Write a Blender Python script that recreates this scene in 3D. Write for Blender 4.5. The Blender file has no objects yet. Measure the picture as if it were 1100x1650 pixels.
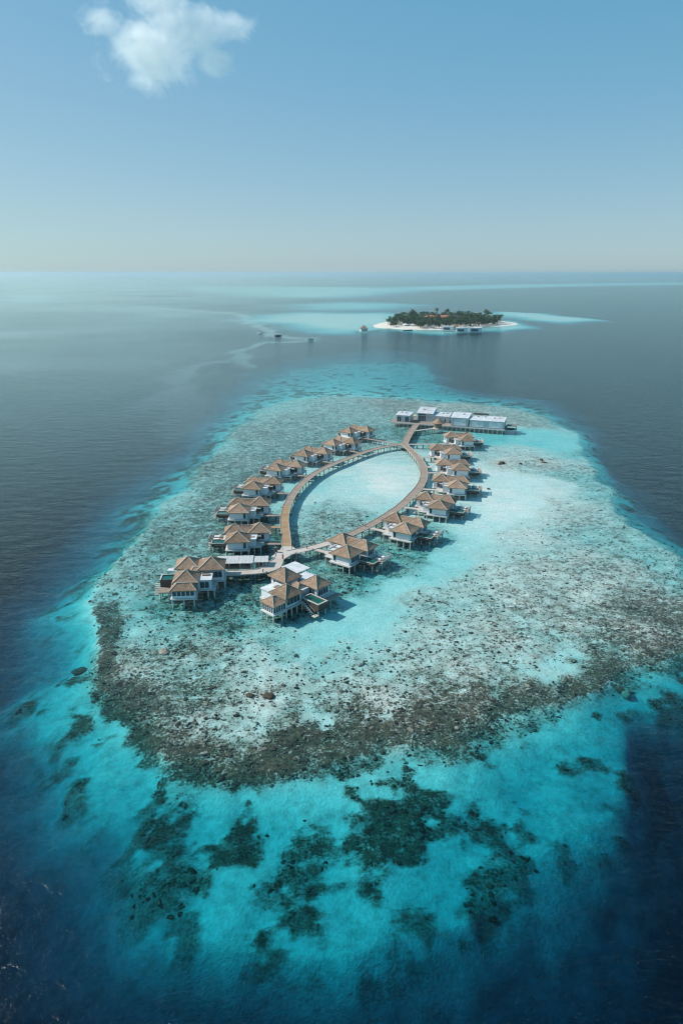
import bpy, math, random
import numpy as np
R = math.radians
random.seed(11)
rng = np.random.default_rng(7)
scn = bpy.context.scene
COL = scn.collection

# ------------------------------------------------------------------ camera
CAM_H = 80.0                                   # drone height above the lagoon, metres
PITCH = math.atan(385.0 / 1100.0)              # tilt below the horizontal
cam = bpy.data.cameras.new('camera')
cam.sensor_fit = 'VERTICAL'; cam.sensor_height = 36.0; cam.lens = 24.0
cam.clip_start = 1.0; cam.clip_end = 120000.0
cam_o = bpy.data.objects.new('camera', cam); COL.objects.link(cam_o)
cam_o.location = (0, 0, CAM_H); cam_o.rotation_euler = (math.pi / 2 - PITCH, 0, 0)
scn.camera = cam_o

# ------------------------------------------------------------------ sky and sun
SUN_EL, SUN_AZ = 40.0, -77.0                   # azimuth from +Y, negative = left
w = bpy.data.worlds.new('World'); scn.world = w; w.use_nodes = True
nt = w.node_tree
sky = nt.nodes.new('ShaderNodeTexSky'); sky.sky_type = 'NISHITA'; sky.sun_disc = False
sky.sun_elevation = R(SUN_EL); sky.sun_rotation = R(SUN_AZ)
sky.altitude = 80; sky.air_density = 1.0; sky.dust_density = 0.35; sky.ozone_density = 3.0
# film look of the photograph: one tone curve per channel over the whole sky
sep = nt.nodes.new('ShaderNodeSeparateColor'); com = nt.nodes.new('ShaderNodeCombineColor')
nt.links.new(sky.outputs['Color'], sep.inputs[0])
def wmath(op, a, b):
    n = nt.nodes.new('ShaderNodeMath'); n.operation = op
    for i_, v in enumerate((a, b)):
        if hasattr(v, 'is_output'): nt.links.new(v, n.inputs[i_])
        else: n.inputs[i_].default_value = v
    return n.outputs[0]
for ch, (gain, gam, knee) in enumerate(((4.23, 1.5, 7.3), (.78, .49, 0), (.795, .34, 0))):
    v = wmath('POWER', wmath('MULTIPLY', sep.outputs[ch], .08), gam)
    v = wmath('DIVIDE', wmath('MULTIPLY', v, gain * 10), wmath('ADD', wmath('MULTIPLY', v, knee), 1.0))
    nt.links.new(v, com.inputs[ch])
bg = nt.nodes['Background']; bg.inputs['Strength'].default_value = 0.1
nt.links.new(com.outputs[0], bg.inputs['Color'])
sun = bpy.data.lights.new('sun', 'SUN'); sun.energy = 5.0; sun.angle = R(0.53); sun.color = (1.0, 0.95, 0.88)
sun_o = bpy.data.objects.new('sun', sun); COL.objects.link(sun_o)
sun_o.rotation_euler = (R(90 - SUN_EL), 0, R(-SUN_AZ + 180))
sun_o.location = (-200, 200, 300)

scn.view_settings.view_transform = 'Standard'; scn.view_settings.look = 'None'
scn.view_settings.exposure = 0.08; scn.view_settings.gamma = 1.0
scn.render.engine = 'CYCLES'
cy = scn.cycles
cy.use_denoising = True; cy.denoising_prefilter = 'ACCURATE'; cy.max_bounces = 6; cy.diffuse_bounces = 2; cy.glossy_bounces = 2
cy.transmission_bounces = 4; cy.transparent_max_bounces = 12; cy.volume_bounces = 4
cy.volume_max_steps = 128
cy.sample_clamp_indirect = 6.0
cy.sample_clamp_direct = 10.0
cy.filter_width = 1.2

# ------------------------------------------------------------------ survey helper: photo pixel + height -> metres
def G(px, py, z=0.0):
    xc = (px - 550.0) / 1100.0; yc = (825.0 - py) / 1100.0
    c, s = math.cos(PITCH), math.sin(PITCH)
    t = (CAM_H - z) / (s - yc * c)
    return (xc * t, (c + yc * s) * t)

# ------------------------------------------------------------------ materials
def mat(name):
    m = bpy.data.materials.new(name); m.use_nodes = True
    return m, m.node_tree, m.node_tree.nodes['Principled BSDF']
def N(t, kind, **kw):
    n = t.nodes.new(kind)
    for k, v in kw.items():
        if k in n.inputs: n.inputs[k].default_value = v
        else: setattr(n, k, v)
    return n
def ramp(t, fac, stops):
    r = t.nodes.new('ShaderNodeValToRGB'); e = r.color_ramp.elements
    while len(e) < len(stops): e.new(0.5)
    for i, (p, c) in enumerate(stops):
        e[i].position = p; e[i].color = (c[0], c[1], c[2], 1) if isinstance(c, tuple) else (c, c, c, 1)
    t.links.new(fac, r.inputs['Fac']); return r.outputs['Color']
def mixc(t, f, a, b, mode='MIX'):
    n = t.nodes.new('ShaderNodeMix'); n.data_type = 'RGBA'; n.blend_type = mode
    for i, v in ((0, f), (6, a), (7, b)):
        if hasattr(v, 'is_output'): t.links.new(v, n.inputs[i])
        elif isinstance(v, tuple): n.inputs[i].default_value = (*v[:3], 1)
        else: n.inputs[i].default_value = v
    return n.outputs[2]
def math_(t, op, a, b=None, c=None, clamp=False):
    n = t.nodes.new('ShaderNodeMath'); n.operation = op; n.use_clamp = clamp
    for i, v in enumerate((a, b, c)):
        if v is None: continue
        if hasattr(v, 'is_output'): t.links.new(v, n.inputs[i])
        else: n.inputs[i].default_value = v
    return n.outputs[0]
def noise(t, vec, scale, detail=4, rough=0.55, dist=0.0, out='Fac'):
    n = t.nodes.new('ShaderNodeTexNoise')
    n.inputs['Scale'].default_value = scale; n.inputs['Detail'].default_value = detail
    n.inputs['Roughness'].default_value = rough; n.inputs['Distortion'].default_value = dist
    if vec is not None: t.links.new(vec, n.inputs['Vector'])
    return n.outputs[out]
def attr(t, name):
    n = t.nodes.new('ShaderNodeAttribute'); n.attribute_name = name; return n.outputs['Fac']
def mapping(t, vec, scale=(1, 1, 1), rot=(0, 0, 0)):
    n = t.nodes.new('ShaderNodeMapping'); n.inputs['Scale'].default_value = scale; n.inputs['Rotation'].default_value = rot
    t.links.new(vec, n.inputs['Vector']); return n.outputs['Vector']

# ------------------------------------------------------------------ numpy terrain tools
def vnoise(x, y, seed=0):
    xi = np.floor(x).astype(np.int64); yi = np.floor(y).astype(np.int64)
    fx = x - xi; fy = y - yi
    fx = fx * fx * fx * (fx * (fx * 6 - 15) + 10); fy = fy * fy * fy * (fy * (fy * 6 - 15) + 10)
    def h(a, b):
        n = (a * 374761393 + b * 668265263 + seed * 974711) & 0x7fffffff
        n = ((n ^ (n >> 13)) * 1274126177) & 0x7fffffff
        return ((n ^ (n >> 16)) & 0xffff) / 65535.0
    a, b, c, d = h(xi, yi), h(xi + 1, yi), h(xi, yi + 1), h(xi + 1, yi + 1)
    return (a * (1 - fx) + b * fx) * (1 - fy) + (c * (1 - fx) + d * fx) * fy
def fbm(x, y, size, octaves=4, seed=0, gain=0.5):
    r = np.zeros_like(x); a = 1.0; tot = 0.0; f = 1.0 / size
    for i in range(octaves):
        r += a * vnoise(x * f + 17.3 * i, y * f - 9.1 * i, seed + i); tot += a; a *= gain; f *= 2.03
    return r / tot
def poly_sdf(x, y, pts):
    """signed distance to a closed polygon, negative inside"""
    d = np.full(x.shape, 1e18); ins = np.zeros(x.shape, bool)
    n = len(pts)
    for i in range(n):
        ax, ay = pts[i]; bx, by = pts[(i + 1) % n]
        ex, ey = bx - ax, by - ay
        wx, wy = x - ax, y - ay
        t = np.clip((wx * ex + wy * ey) / (ex * ex + ey * ey + 1e-9), 0, 1)
        d = np.minimum(d, (wx - ex * t) ** 2 + (wy - ey * t) ** 2)
        c = ((ay > y) != (by > y)) & (x < (bx - ax) * (y - ay) / ((by - ay) + 1e-12) + ax)
        ins ^= c
    d = np.sqrt(d); return np.where(ins, -d, d)
def sstep(a, b, x):
    t = np.clip((x - a) / (b - a), 0, 1); return t * t * (3 - 2 * t)
def smooth_closed(pts, it=2):
    for _ in range(it):
        o = []
        for i in range(len(pts)):
            a, b = pts[i], pts[(i + 1) % len(pts)]
            o += [(a[0] * .75 + b[0] * .25, a[1] * .75 + b[1] * .25), (a[0] * .25 + b[0] * .75, a[1] * .25 + b[1] * .75)]
        pts = o
    return pts

# ------------------------------------------------------------------ reef survey
C0 = [(457,646),(540,641),(640,643),(720,648),(800,655),(860,667),(905,686),(928,718),(944,758),(974,789),(1008,827),(1048,866),(1092,899),(1110,935),
      (1190,1000),(1140,1070),(1060,1092),(1000,1105),(930,1125),(870,1148),(800,1165),(720,1187),(640,1210),(570,1222),(500,1245),(420,1240),(340,1215),
      (270,1190),(215,1160),(165,1106),(145,1046),(143,998),(162,956),(198,896),(248,846),(292,795),(327,752),(366,713),(407,673)]
C1 = [(440,612),(520,594),(600,584),(690,588),(702,634),(760,640),(850,652),(918,678),(948,718),(968,760),(1002,805),(1045,850),(1090,885),(1150,925),
      (1250,1000),(1240,1110),(1130,1170),(1060,1160),(1035,1195),(1000,1245),(968,1295),(900,1335),(850,1390),(760,1440),(640,1470),(500,1475),(400,1465),
      (300,1420),(200,1350),(120,1280),(75,1200),(62,1120),(80,1040),(112,980),(152,920),(200,860),(250,805),(300,755),(340,710),(375,680),(400,650)]
C2 = [(390,602),(500,572),(620,560),(706,575),(714,626),(780,632),(870,645),(938,672),(968,715),(988,757),(1024,800),(1066,845),(1115,880),(1180,920),
      (1310,1000),(1310,1150),(1200,1225),(1130,1245),(1095,1295),(1062,1350),(1035,1410),(985,1480),(915,1545),(780,1590),(620,1625),(420,1610),(260,1560),
      (110,1480),(30,1380),(-20,1250),(-10,1110),(35,1000),(85,940),(135,870),(188,822),(238,770),(288,722),(328,685),(355,645)]
CTRL = [ # px, py, depth inside the reef, coral cover
 (600,783,.14,0),(640,760,.4,0),(560,790,.9,.03),(520,800,1.1,.12),(500,830,1.3,.5),(490,860,1.3,.5),(560,838,1.3,.5),(620,730,1.0,.2),(600,755,.45,.02),(480,790,1.5,.08),(470,830,1.4,.3),
 (655,740,.9,.12),(540,765,1.1,.05),(560,750,1.0,.1),(640,795,.7,.02),(610,812,.9,.2),(660,780,.7,.03),
 (430,905,2.6,.6),(385,885,2.4,.65),(400,840,2.3,.7),(400,800,2.2,.7),(440,770,2.0,.7),(480,745,1.9,.65),(530,722,1.8,.65),(590,700,1.8,.6),(575,895,2.6,.55),(670,855,2.2,.4),(720,818,1.5,.15),(310,945,2.6,.6),(480,965,2.8,.55),(510,905,2.4,.55),(620,862,2.2,.5),(735,712,1.8,.4),(780,790,.5,0),(830,780,.6,0),(760,765,.6,.05),(800,830,.7,.02),(880,785,.7,.2),(900,830,.8,.45),(850,862,.7,.3),(750,830,.8,0),(820,805,.6,0),(860,812,.6,.35),(930,845,.9,.5),
 (830,745,.5,.4),(880,748,.8,.45),(780,725,1.0,.3),(850,725,1.0,.3),(900,712,2.6,.05),(850,706,3.0,.03),(800,706,3.2,.03),(760,705,2.2,.05),(950,720,3,.40),(700,705,2.52,0.50),(930,770,2,.40),
 (760,852,1.0,0),(700,893,1.8,.04),(650,935,1.9,.06),(600,975,1.8,.1),(545,1012,2.0,.08),(565,1045,1.5,.35),(500,1025,1.8,.2),
 (700,965,1.00,0.40),(800,935,0.80,0.40),(900,920,0.80,0.45),(1000,930,0.80,0.48),(1000,1000,0.60,0.58),(900,1000,0.70,0.50),(800,1020,0.70,0.45),(700,1040,0.70,0.40),(600,1100,0.70,0.40),(500,1080,0.80,0.38),
 (420,1060,0.90,0.32),(350,1035,1.30,0.48),(300,1065,1.30,0.52),(260,1000,1.82,0.45),(225,1080,1.0,.5),(400,1120,0.70,0.40),(330,1150,.7,.7),(950,960,0.70,0.40),(750,1080,0.70,0.45),(850,1050,0.80,0.45),
 (250,975,3.06,0.50),(380,1000,2.70,0.58),(450,1030,1.95,0.45),(330,985,2.70,0.60),(210,1020,1.8,.3),
 (185,1100,1.2,.9),(200,1150,1.3,.9),(260,1188,1.2,.92),(350,1200,.9,.95),(430,1212,.9,.97),(500,1220,.9,.93),(560,1200,.8,.85),(610,1185,.7,.7),(700,1165,.7,.88),(780,1142,.8,.85),(640,1150,.6,.4),(850,1122,.9,.85),
 (920,1092,1.4,.55),(875,1085,1.6,.2),(905,1075,1.7,.12),(960,1070,1.2,.65),(1050,1040,0.80,0.70),(1090,1000,0.80,0.72),(1000,1105,1.8,.75),(490,1183,1.2,.3),(330,1172,1.4,.2),(840,1128,1.6,.2),(940,850,1.6,.40),(960,870,1.6,.40),(1060,910,2,.40),
 (230,930,1.77,0.52),(300,860,1.77,0.60),(350,800,1.63,0.60),(380,745,1.50,0.62),(430,700,1.50,0.60),(330,900,1.77,0.50),(480,680,1.50,0.55),(560,662,1.50,0.50),(640,700,2.34,0.55),(650,652,.9,.6),(750,660,.8,.5),(850,680,.9,.55),(700,655,.8,.5),
 (450,945,2.88,0.60),(600,920,3.06,0.50),(400,960,2.70,0.62),(640,880,3.06,0.50),(530,940,3.06,0.45),(340,960,2.88,0.60),
 (600,1290,2,.6),(700,1320,2,.66),(640,1350,2,.7),(730,1380,2,.62),(560,1310,2,.6),(780,1330,2,.6),(840,1250,2,.5),(690,1270,2,.35),(480,1285,2,.25),(400,1340,2,.55),(270,1345,2,.6),(200,1262,2,.4),(860,1215,2,.35),(950,1195,2,.08),(800,1270,2,.4),(500,1380,2,.35),
 (600,1440,2,.3),(120,1100,2,.35),(130,1172,2,.62),(95,1040,2,.05),(120,980,2,.05),(900,1280,2,.05),(350,1275,2,.2),(540,1250,2,.45),(430,1300,2,.3),(560,1350,2,.55),(640,1240,2,.3),(720,1240,2,.3),(300,1235,2,.5),(1030,1130,2,.35),
 (700,632,2,.02),(905,685,2,.40),(970,790,2,.40),(1050,878,2,.40),(190,882,2,.40),(260,802,2,.40),(340,722,2,.40),(420,655,2,.40),(600,610,2,.03),(150,930,2,.40),(60,1250,2,.2),(150,1320,2,.2)]
SHOALS = [ # far sand banks: outline, shallowest depth, edge softness in metres
 ([(300,461),(420,462),(560,463),(640,467),(610,471),(500,478),(420,474),(340,467)], .25, 260),
 ([(640,463),(800,459),(960,456.5),(1110,455),(1110,458.5),(960,460),(800,464),(700,467)], .30, 200),
 ([(500,491),(560,488),(640,491),(600,497),(520,496)], .8, 120),
 ([(440,512),(500,504),(600,506),(640,512),(600,522),(560,530),(500,524)], .4, 90),
 ([(600,526),(700,536),(790,530),(840,524),(800,515),(620,518)], .8, 25),
 ([(805,503),(870,506),(940,515),(900,517),(840,512)], .4, 40),
 ([(0,484),(40,476),(100,478),(60,486)], 1.4, 60),
]
def contour(pts, depth):
    o = []
    for p_ in pts:
        x, y = G(*p_); sl_ = min(1, max(.12, 2.9 / (1.41 + math.sqrt(x * x + y * y + CAM_H ** 2) / CAM_H)))
        o.append(G(*p_, -depth * sl_))
    return smooth_closed(o, 2)
C0, C1, C2 = contour(C0, .7), contour(C1, 3.6), contour(C2, 9.0)
CT = np.array([(*G(a, b), d, c) for a, b, d, c in CTRL])

def slant_scale(x, y):
    """depth cut with distance from the camera, offsetting light lost along unrefracted sight lines"""
    r = np.sqrt(x * x + y * y); s = np.sqrt(r * r + CAM_H ** 2) / CAM_H
    return np.clip(2.9 / (1.41 + s), 0.12, 1.0)
def seabed(x, y):
    """depth (m, positive down) and coral cover for arrays of world points"""
    wx = x + (fbm(x, y, 26, 4, 3) - .5) * 22 + (fbm(x, y, 5, 3, 5) - .5) * 5
    wy = y + (fbm(x, y, 26, 4, 9) - .5) * 22 + (fbm(x, y, 5, 3, 12) - .5) * 5
    near = (np.abs(x) < 700) & (y > -100) & (y < 900)
    depth = np.full(x.shape, 18.0); cover = np.zeros(x.shape)
    X, Y = wx[near], wy[near]
    sx = x[near] + (fbm(x[near], y[near], 34, 2, 3) - .5) * 16 + (fbm(x[near], y[near], 13, 3, 14) - .5) * 6; sy = y[near] + (fbm(x[near], y[near], 34, 2, 9) - .5) * 16 + (fbm(x[near], y[near], 13, 3, 15) - .5) * 6
    s0, s1, s2 = poly_sdf(X * .6 + sx * .4, Y * .6 + sy * .4, C0), poly_sdf(sx, sy, C1), poly_sdf(sx, sy, C2)
    num_d = np.zeros(X.shape); num_c = np.zeros(X.shape); den = np.zeros(X.shape)
    for cx, cyy, d, c in CT:
        k = 1.0 / (((X - cx) ** 2 + ((Y - cyy) * .75) ** 2 + 6.0) / (20 + .004 * cyy ** 1.6)) ** 1.9
        num_d += k * d; num_c += k * c; den += k
    din = num_d / den * .36; cov = num_c / den
    t01 = np.clip(s0 / (s0 + np.abs(s1) + 1e-6), 0, 1); t12 = np.clip(s1 / (s1 + np.abs(s2) + 1e-6), 0, 1)
    d = np.where(s0 < 0, din, np.where(s1 < 0, .65 + 2.95 * t01 ** .85, np.where(s2 < 0, 3.6 + 6.4 * t12 ** 1.1, 10 + .4 * np.clip(s2, 0, 20))))
    # the reef edge eases into the slope
    e = sstep(-6, 0, s0) * (s0 < 0); d = d * (1 - e) + np.maximum(d, .6) * e
    rel = fbm(x[near], y[near], 9, 4, 21) - .5
    d = d + rel * np.where(s0 < 0, .3, np.clip(.5 + d * .08, 0, 1.1))
    rim = (1 - sstep(4, 15, -s0 + 10 * (fbm(x[near], y[near], 7, 3, 33) - .5))) * (s0 < 0) * (1 - sstep(150, 175, Y)) * (1 - sstep(70, 95, X))
    cov = np.maximum(cov, .8 * rim)
    # on the outer slope the coral stands in separate patches on clean sand
    pat = sstep(-.09, .13, fbm(x[near], y[near], 5.0, 5, 93, .55) - (.665 - .33 * cov)) * .88
    o_ = sstep(1, 8, s0); cov = cov * (1 - o_) + pat * o_
    d = d + (fbm(x[near] * 1.2, y[near] * .85, 16, 4, 23) - .5) * 2.4 * sstep(2, 12, s0) * (1 - sstep(5, 40, s2)) * (1 - sstep(150, 220, y[near]))
    cov = cov * (1 - sstep(.0, .8, t12) * (s1 > 0)) * (s2 < 0)
    depth[near] = np.clip(d, .09, 40) ; cover[near] = cov
    depth *= slant_scale(x, y)
    far = y > 700
    X, Y = x[far] + (fbm(x[far], y[far], 90, 3, 40) - .5) * 60, y[far] + (fbm(x[far], y[far], 160, 3, 41) - .5) * 160
    df = depth[far]
    for pts, dm, soft in SHOALS:
        s = poly_sdf(X, Y, [G(*p) for p in pts])
        k = sstep(-soft * .5, soft * 1.6, s); df = np.minimum(df, np.exp(math.log(dm * .16) * (1 - k) + np.log(df) * k))
    depth[far] = df
    return depth, cover

# ------------------------------------------------------------------ mesh helpers
def link(o, parent=None):
    COL.objects.link(o)
    if parent is not None: o.parent = parent
    return o
def mesh_np(name, verts, faces, smooth=True):
    """quads or triangles from numpy arrays"""
    me = bpy.data.meshes.new(name); nv, nf, k = len(verts), len(faces), faces.shape[1]
    me.vertices.add(nv); me.vertices.foreach_set('co', verts.astype(np.float32).ravel())
    me.loops.add(nf * k); me.loops.foreach_set('vertex_index', faces.astype(np.int32).ravel())
    me.polygons.add(nf); me.polygons.foreach_set('loop_start', np.arange(0, nf * k, k, dtype=np.int32))
    me.polygons.foreach_set('loop_total', np.full(nf, k, np.int32))
    me.polygons.foreach_set('use_smooth', np.full(nf, smooth))
    me.update(calc_edges=True); return me
def grid_faces(nx, ny):
    i = np.arange((ny - 1) * (nx - 1)); r, c = i // (nx - 1), i % (nx - 1); a = r * nx + c
    return np.stack([a, a + 1, a + nx + 1, a + nx], 1)
def growth(start, step, end, ratio):
    o = [start]
    while abs(o[-1] - start) < abs(end - start): o.append(o[-1] + step); step *= ratio
    return o

# ------------------------------------------------------------------ sea bed
xs = list(np.arange(-190, 250.1, .9)); ys = [46.0]
while ys[-1] < 480: ys.append(ys[-1] * 1.0048)
xs = growth(xs[0], -.9, -26000, 1.055)[:0:-1] + xs + growth(xs[-1], .9, 26000, 1.055)[1:]
ys = growth(46.0, -.3, -2500, 1.12)[:0:-1] + ys + growth(ys[-1], 2.3, 30000, 1.018)[1:]
xs, ys = np.array(xs), np.array(ys)
XX, YY = np.meshgrid(xs, ys); XX, YY = XX.ravel(), YY.ravel()
DD, CC = seabed(XX, YY)
bump = (fbm(XX, YY, 2.4, 3, 61) - .42) * np.clip(CC, 0, 1) * .9
fine = (np.abs(XX) < 300) & (YY > 40) & (YY < 500)
ZZ = -DD + np.where(fine, np.clip(bump, -.1, .5) * np.clip(DD * 1.6, .2, 1.2), 0)
ZZ = np.minimum(ZZ, -.05)
me = mesh_np('sea_bed', np.stack([XX, YY, ZZ], 1), grid_faces(len(xs), len(ys)))
a = me.attributes.new('cover', 'FLOAT', 'POINT'); a.data.foreach_set('value', CC.astype(np.float32))
sea_bed = link(bpy.data.objects.new('sea_bed', me)); sea_bed['kind'] = 'structure'

m, t, p = mat('reef_floor')
pos = t.nodes.new('ShaderNodeNewGeometry').outputs['Position']
cov = attr(t, 'cover')
big = noise(t, pos, .13, 4, .6); mid = noise(t, pos, .5, 5, .62); small = noise(t, pos, 2.1, 4, .65)
fld = math_(t, 'ADD', math_(t, 'MULTIPLY', big, .2), math_(t, 'ADD', math_(t, 'MULTIPLY', mid, .42), math_(t, 'MULTIPLY', small, .5)))
thr = math_(t, 'SUBTRACT', fld, math_(t, 'MULTIPLY_ADD', cov, -.34, .74))     # >0 where coral grows
sepz = t.nodes.new('ShaderNodeSeparateXYZ'); t.links.new(pos, sepz.inputs[0])
gain = math_(t, 'MAXIMUM', math_(t, 'MULTIPLY_ADD', sepz.outputs['Z'], 1.7, 9.0), 2.6)      # heads blur into each other on the deeper slope
cm = math_(t, 'MULTIPLY_ADD', thr, gain, .4, clamp=True)
cm = math_(t, 'MULTIPLY', cm, math_(t, 'MULTIPLY', cov, 6.0, clamp=True))
sand = ramp(t, noise(t, pos, 1.3, 6, .7), [(.3, (.62, .60, .54)), (.5, (.74, .725, .67)), (.75, (.83, .82, .77))])
mott = ramp(t, noise(t, pos, .42, 5, .68), [(.34, (.70, .72, .70)), (.56, (1.06, 1.05, 1.03))])
sand = mixc(t, math_(t, 'MULTIPLY_ADD', sepz.outputs['Z'], -1.2, -.4, clamp=True), sand, mixc(t, 1.0, sand, mott, 'MULTIPLY'))
rub = ramp(t, noise(t, pos, 3.2, 4, .7), [(.32, (.21, .2, .165)), (.48, (.38, .365, .31)), (.66, (.54, .52, .46))])
rubm = math_(t, 'MULTIPLY', math_(t, 'MULTIPLY_ADD', cov, 2.2, -.15, clamp=True), ramp(t, noise(t, pos, .22, 4, .6), [(.36, .25), (.6, 1.0)]))
base = mixc(t, rubm, sand, rub)
cor = ramp(t, noise(t, pos, 1.1, 5, .75), [(.28, (.022, .022, .017)), (.46, (.06, .052, .038)), (.6, (.115, .1, .065)), (.78, (.2, .18, .13))])
colr = mixc(t, cm, base, cor)
t.links.new(colr, p.inputs['Base Color']); p.inputs['Roughness'].default_value = 1.0
p.inputs['Specular IOR Level'].default_value = 0.0
b = N(t, 'ShaderNodeBump', Strength=.6, Distance=.35)
t.links.new(math_(t, 'ADD', small, math_(t, 'MULTIPLY', mid, 1.2)), b.inputs['Height']); t.links.new(b.outputs['Normal'], p.inputs['Normal'])
me.materials.append(m)

# ------------------------------------------------------------------ water: one closed body, absorbing inside, rippled and reflecting on top
wx_ = np.array(growth(-190., -8, -26000, 1.13)[:0:-1] + list(np.arange(-190, 250, 4.)) + growth(250., 8, 26000, 1.13)[1:])
wy_ = np.array(growth(46., -6, -2500, 1.25)[:0:-1] + list(np.arange(46, 480, 4.)) + growth(480., 5, 30000, 1.03)[1:])
wx_[0], wx_[-1], wy_[0], wy_[-1] = xs[0] + 5, xs[-1] - 5, ys[0] + 5, ys[-1] - 5
WX, WY = np.meshgrid(wx_, wy_); WX, WY = WX.ravel(), WY.ravel(); nx, ny = len(wx_), len(wy_)
top = np.stack([WX, WY, np.zeros_like(WX)], 1); bot = top.copy(); bot[:, 2] = -45
f = grid_faces(nx, ny); nb = nx * ny
e0 = np.arange(nx - 1); e1 = np.arange(ny - 1) * nx
side = [np.stack([e0 + 1, e0, e0 + nb, e0 + nb + 1], 1), np.stack([(ny - 1) * nx + e0, (ny - 1) * nx + e0 + 1, (ny - 1) * nx + e0 + 1 + nb, (ny - 1) * nx + e0 + nb], 1),
        np.stack([e1, e1 + nx, e1 + nx + nb, e1 + nb], 1), np.stack([e1 + nx + nx - 1, e1 + nx - 1, e1 + nx - 1 + nb, e1 + nx + nx - 1 + nb], 1)]
me = mesh_np('sea', np.vstack([top, bot]), np.vstack([f, f[:, ::-1] + nb] + side), smooth=False)
# calm slicks: paths where the wind ripple is missing
SLICKS = [([(250,497),(330,502),(385,506),(415,525),(440,540),(500,545)], 5), ([(375,575),(395,583),(415,590)], 4), ([(500,548),(430,552),(380,566),(390,578),(350,586),(300,596),(278,612),(285,640)], 4.5),
          ([(240,650),(290,630),(300,690)], 9), ([(0,484),(50,476),(100,480),(160,472)], 3), ([(60,478),(90,483),(130,481)], 2)]
sl = np.zeros(WX.shape)
jx = WX + (fbm(WX, WY, 40, 3, 71) - .5) * 30; jy = WY + (fbm(WX, WY, 60, 3, 72) - .5) * 50
for pts, wd in SLICKS:
    P = [G(*q) for q in pts]
    for (ax, ay), (bx, by) in zip(P, P[1:]):
        ex, ey = bx - ax, by - ay
        tt = np.clip(((jx - ax) * ex + (jy - ay) * ey) / (ex * ex + ey * ey), 0, 1)
        dd = np.hypot(jx - ax - ex * tt, (jy - ay - ey * tt) * .35)
        sl = np.maximum(sl, 1 - sstep(wd * .3, wd * (1 + ay / 500), dd))
calm = .8 * (1 - sstep(-.35, .12, WX / (WY + 1500 * (WY < 1)))) * sstep(120, 420, WY)       # lee side of the atoll
calm *= .55 + .9 * (fbm(WX, WY, 160, 4, 77) - .1)
sl = np.clip(np.maximum(sl * .9, calm) + .35 * sl, 0, 1.0)
a = me.attributes.new('slick', 'FLOAT', 'POINT'); a.data.foreach_set('value', np.concatenate([sl, sl]).astype(np.float32))
sea = link(bpy.data.objects.new('sea', me)); sea['kind'] = 'structure'
m = bpy.data.materials.new('sea_water'); m.use_nodes = True; t = m.node_tree; t.nodes.clear()
out = t.nodes.new('ShaderNodeOutputMaterial')
pos = t.nodes.new('ShaderNodeNewGeometry').outputs['Position']
v1 = mapping(t, pos, (1, 1.9, 1), (0, 0, R(-14)))
swell = noise(t, v1, .11, 3, .55); chop = noise(t, v1, .55, 4, .6); rip = noise(t, v1, 2.2, 3, .6)
spk = math_(t, 'MULTIPLY', math_(t, 'MAXIMUM', math_(t, 'SUBTRACT', noise(t, pos, 2.6, 2, .5), .685), 0.0), 2.2)
hgt = math_(t, 'ADD', math_(t, 'MULTIPLY', swell, 1.5), math_(t, 'ADD', math_(t, 'MULTIPLY', chop, .62), math_(t, 'ADD', spk, math_(t, 'MULTIPLY', rip, .2))))
slk = attr(t, 'slick')
b = N(t, 'ShaderNodeBump', Strength=1.0)
t.links.new(hgt, b.inputs['Height']); t.links.new(math_(t, 'MULTIPLY_ADD', slk, -.18, .30), b.inputs['Distance'])
lw = t.nodes.new('ShaderNodeLayerWeight'); lw.inputs['Blend'].default_value = .5
t.links.new(b.outputs['Normal'], lw.inputs['Normal'])
fr = math_(t, 'MULTIPLY_ADD', math_(t, 'POWER', lw.outputs['Facing'], 5.0), math_(t, 'MULTIPLY_ADD', slk, .3, .86), .018, clamp=True)
gl = N(t, 'ShaderNodeBsdfGlossy'); t.links.new(math_(t, 'MULTIPLY_ADD', slk, -.14, .18), gl.inputs['Roughness']); gl.inputs['Color'].default_value = (.92, 1, .92, 1); gl.distribution = 'BECKMANN'; t.links.new(b.outputs['Normal'], gl.inputs['Normal'])
tr = t.nodes.new('ShaderNodeBsdfTransparent')
mx = t.nodes.new('ShaderNodeMixShader'); t.links.new(fr, mx.inputs[0]); t.links.new(tr.outputs[0], mx.inputs[1]); t.links.new(gl.outputs[0], mx.inputs[2])
t.links.new(mx.outputs[0], out.inputs['Surface'])
va = t.nodes.new('ShaderNodeVolumeAbsorption'); va.inputs['Color'].default_value = (0.0, .785, .838, 1); va.inputs['Density'].default_value = .54
t.links.new(va.outputs[0], out.inputs['Volume'])
me.materials.append(m)

# ------------------------------------------------------------------ haze
def box_mesh(name, x0, x1, y0, y1, z0, z1):
    v = [(x, y, z) for z in (z0, z1) for y in (y0, y1) for x in (x0, x1)]
    f = [(0, 2, 3, 1), (4, 5, 7, 6), (0, 1, 5, 4), (2, 6, 7, 3), (0, 4, 6, 2), (1, 3, 7, 5)]
    me = bpy.data.meshes.new(name); me.from_pydata(v, [], f); return me
HAZE = 8e-5
hz = link(bpy.data.objects.new('haze', box_mesh('haze', xs[0] - 50, xs[-1] + 50, ys[0] - 50, ys[-1] + 50, -47, 92))); hz['kind'] = 'stuff'
m = bpy.data.materials.new('haze_air'); m.use_nodes = True; t = m.node_tree; t.nodes.clear()
out = t.nodes.new('ShaderNodeOutputMaterial'); pv = t.nodes.new('ShaderNodeVolumePrincipled')
pv.inputs['Color'].default_value = (.58, .69, .75, 1); pv.inputs['Density'].default_value = HAZE; pv.inputs['Anisotropy'].default_value = .45
t.links.new(pv.outputs[0], out.inputs['Volume']); hz.data.materials.append(m)

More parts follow.
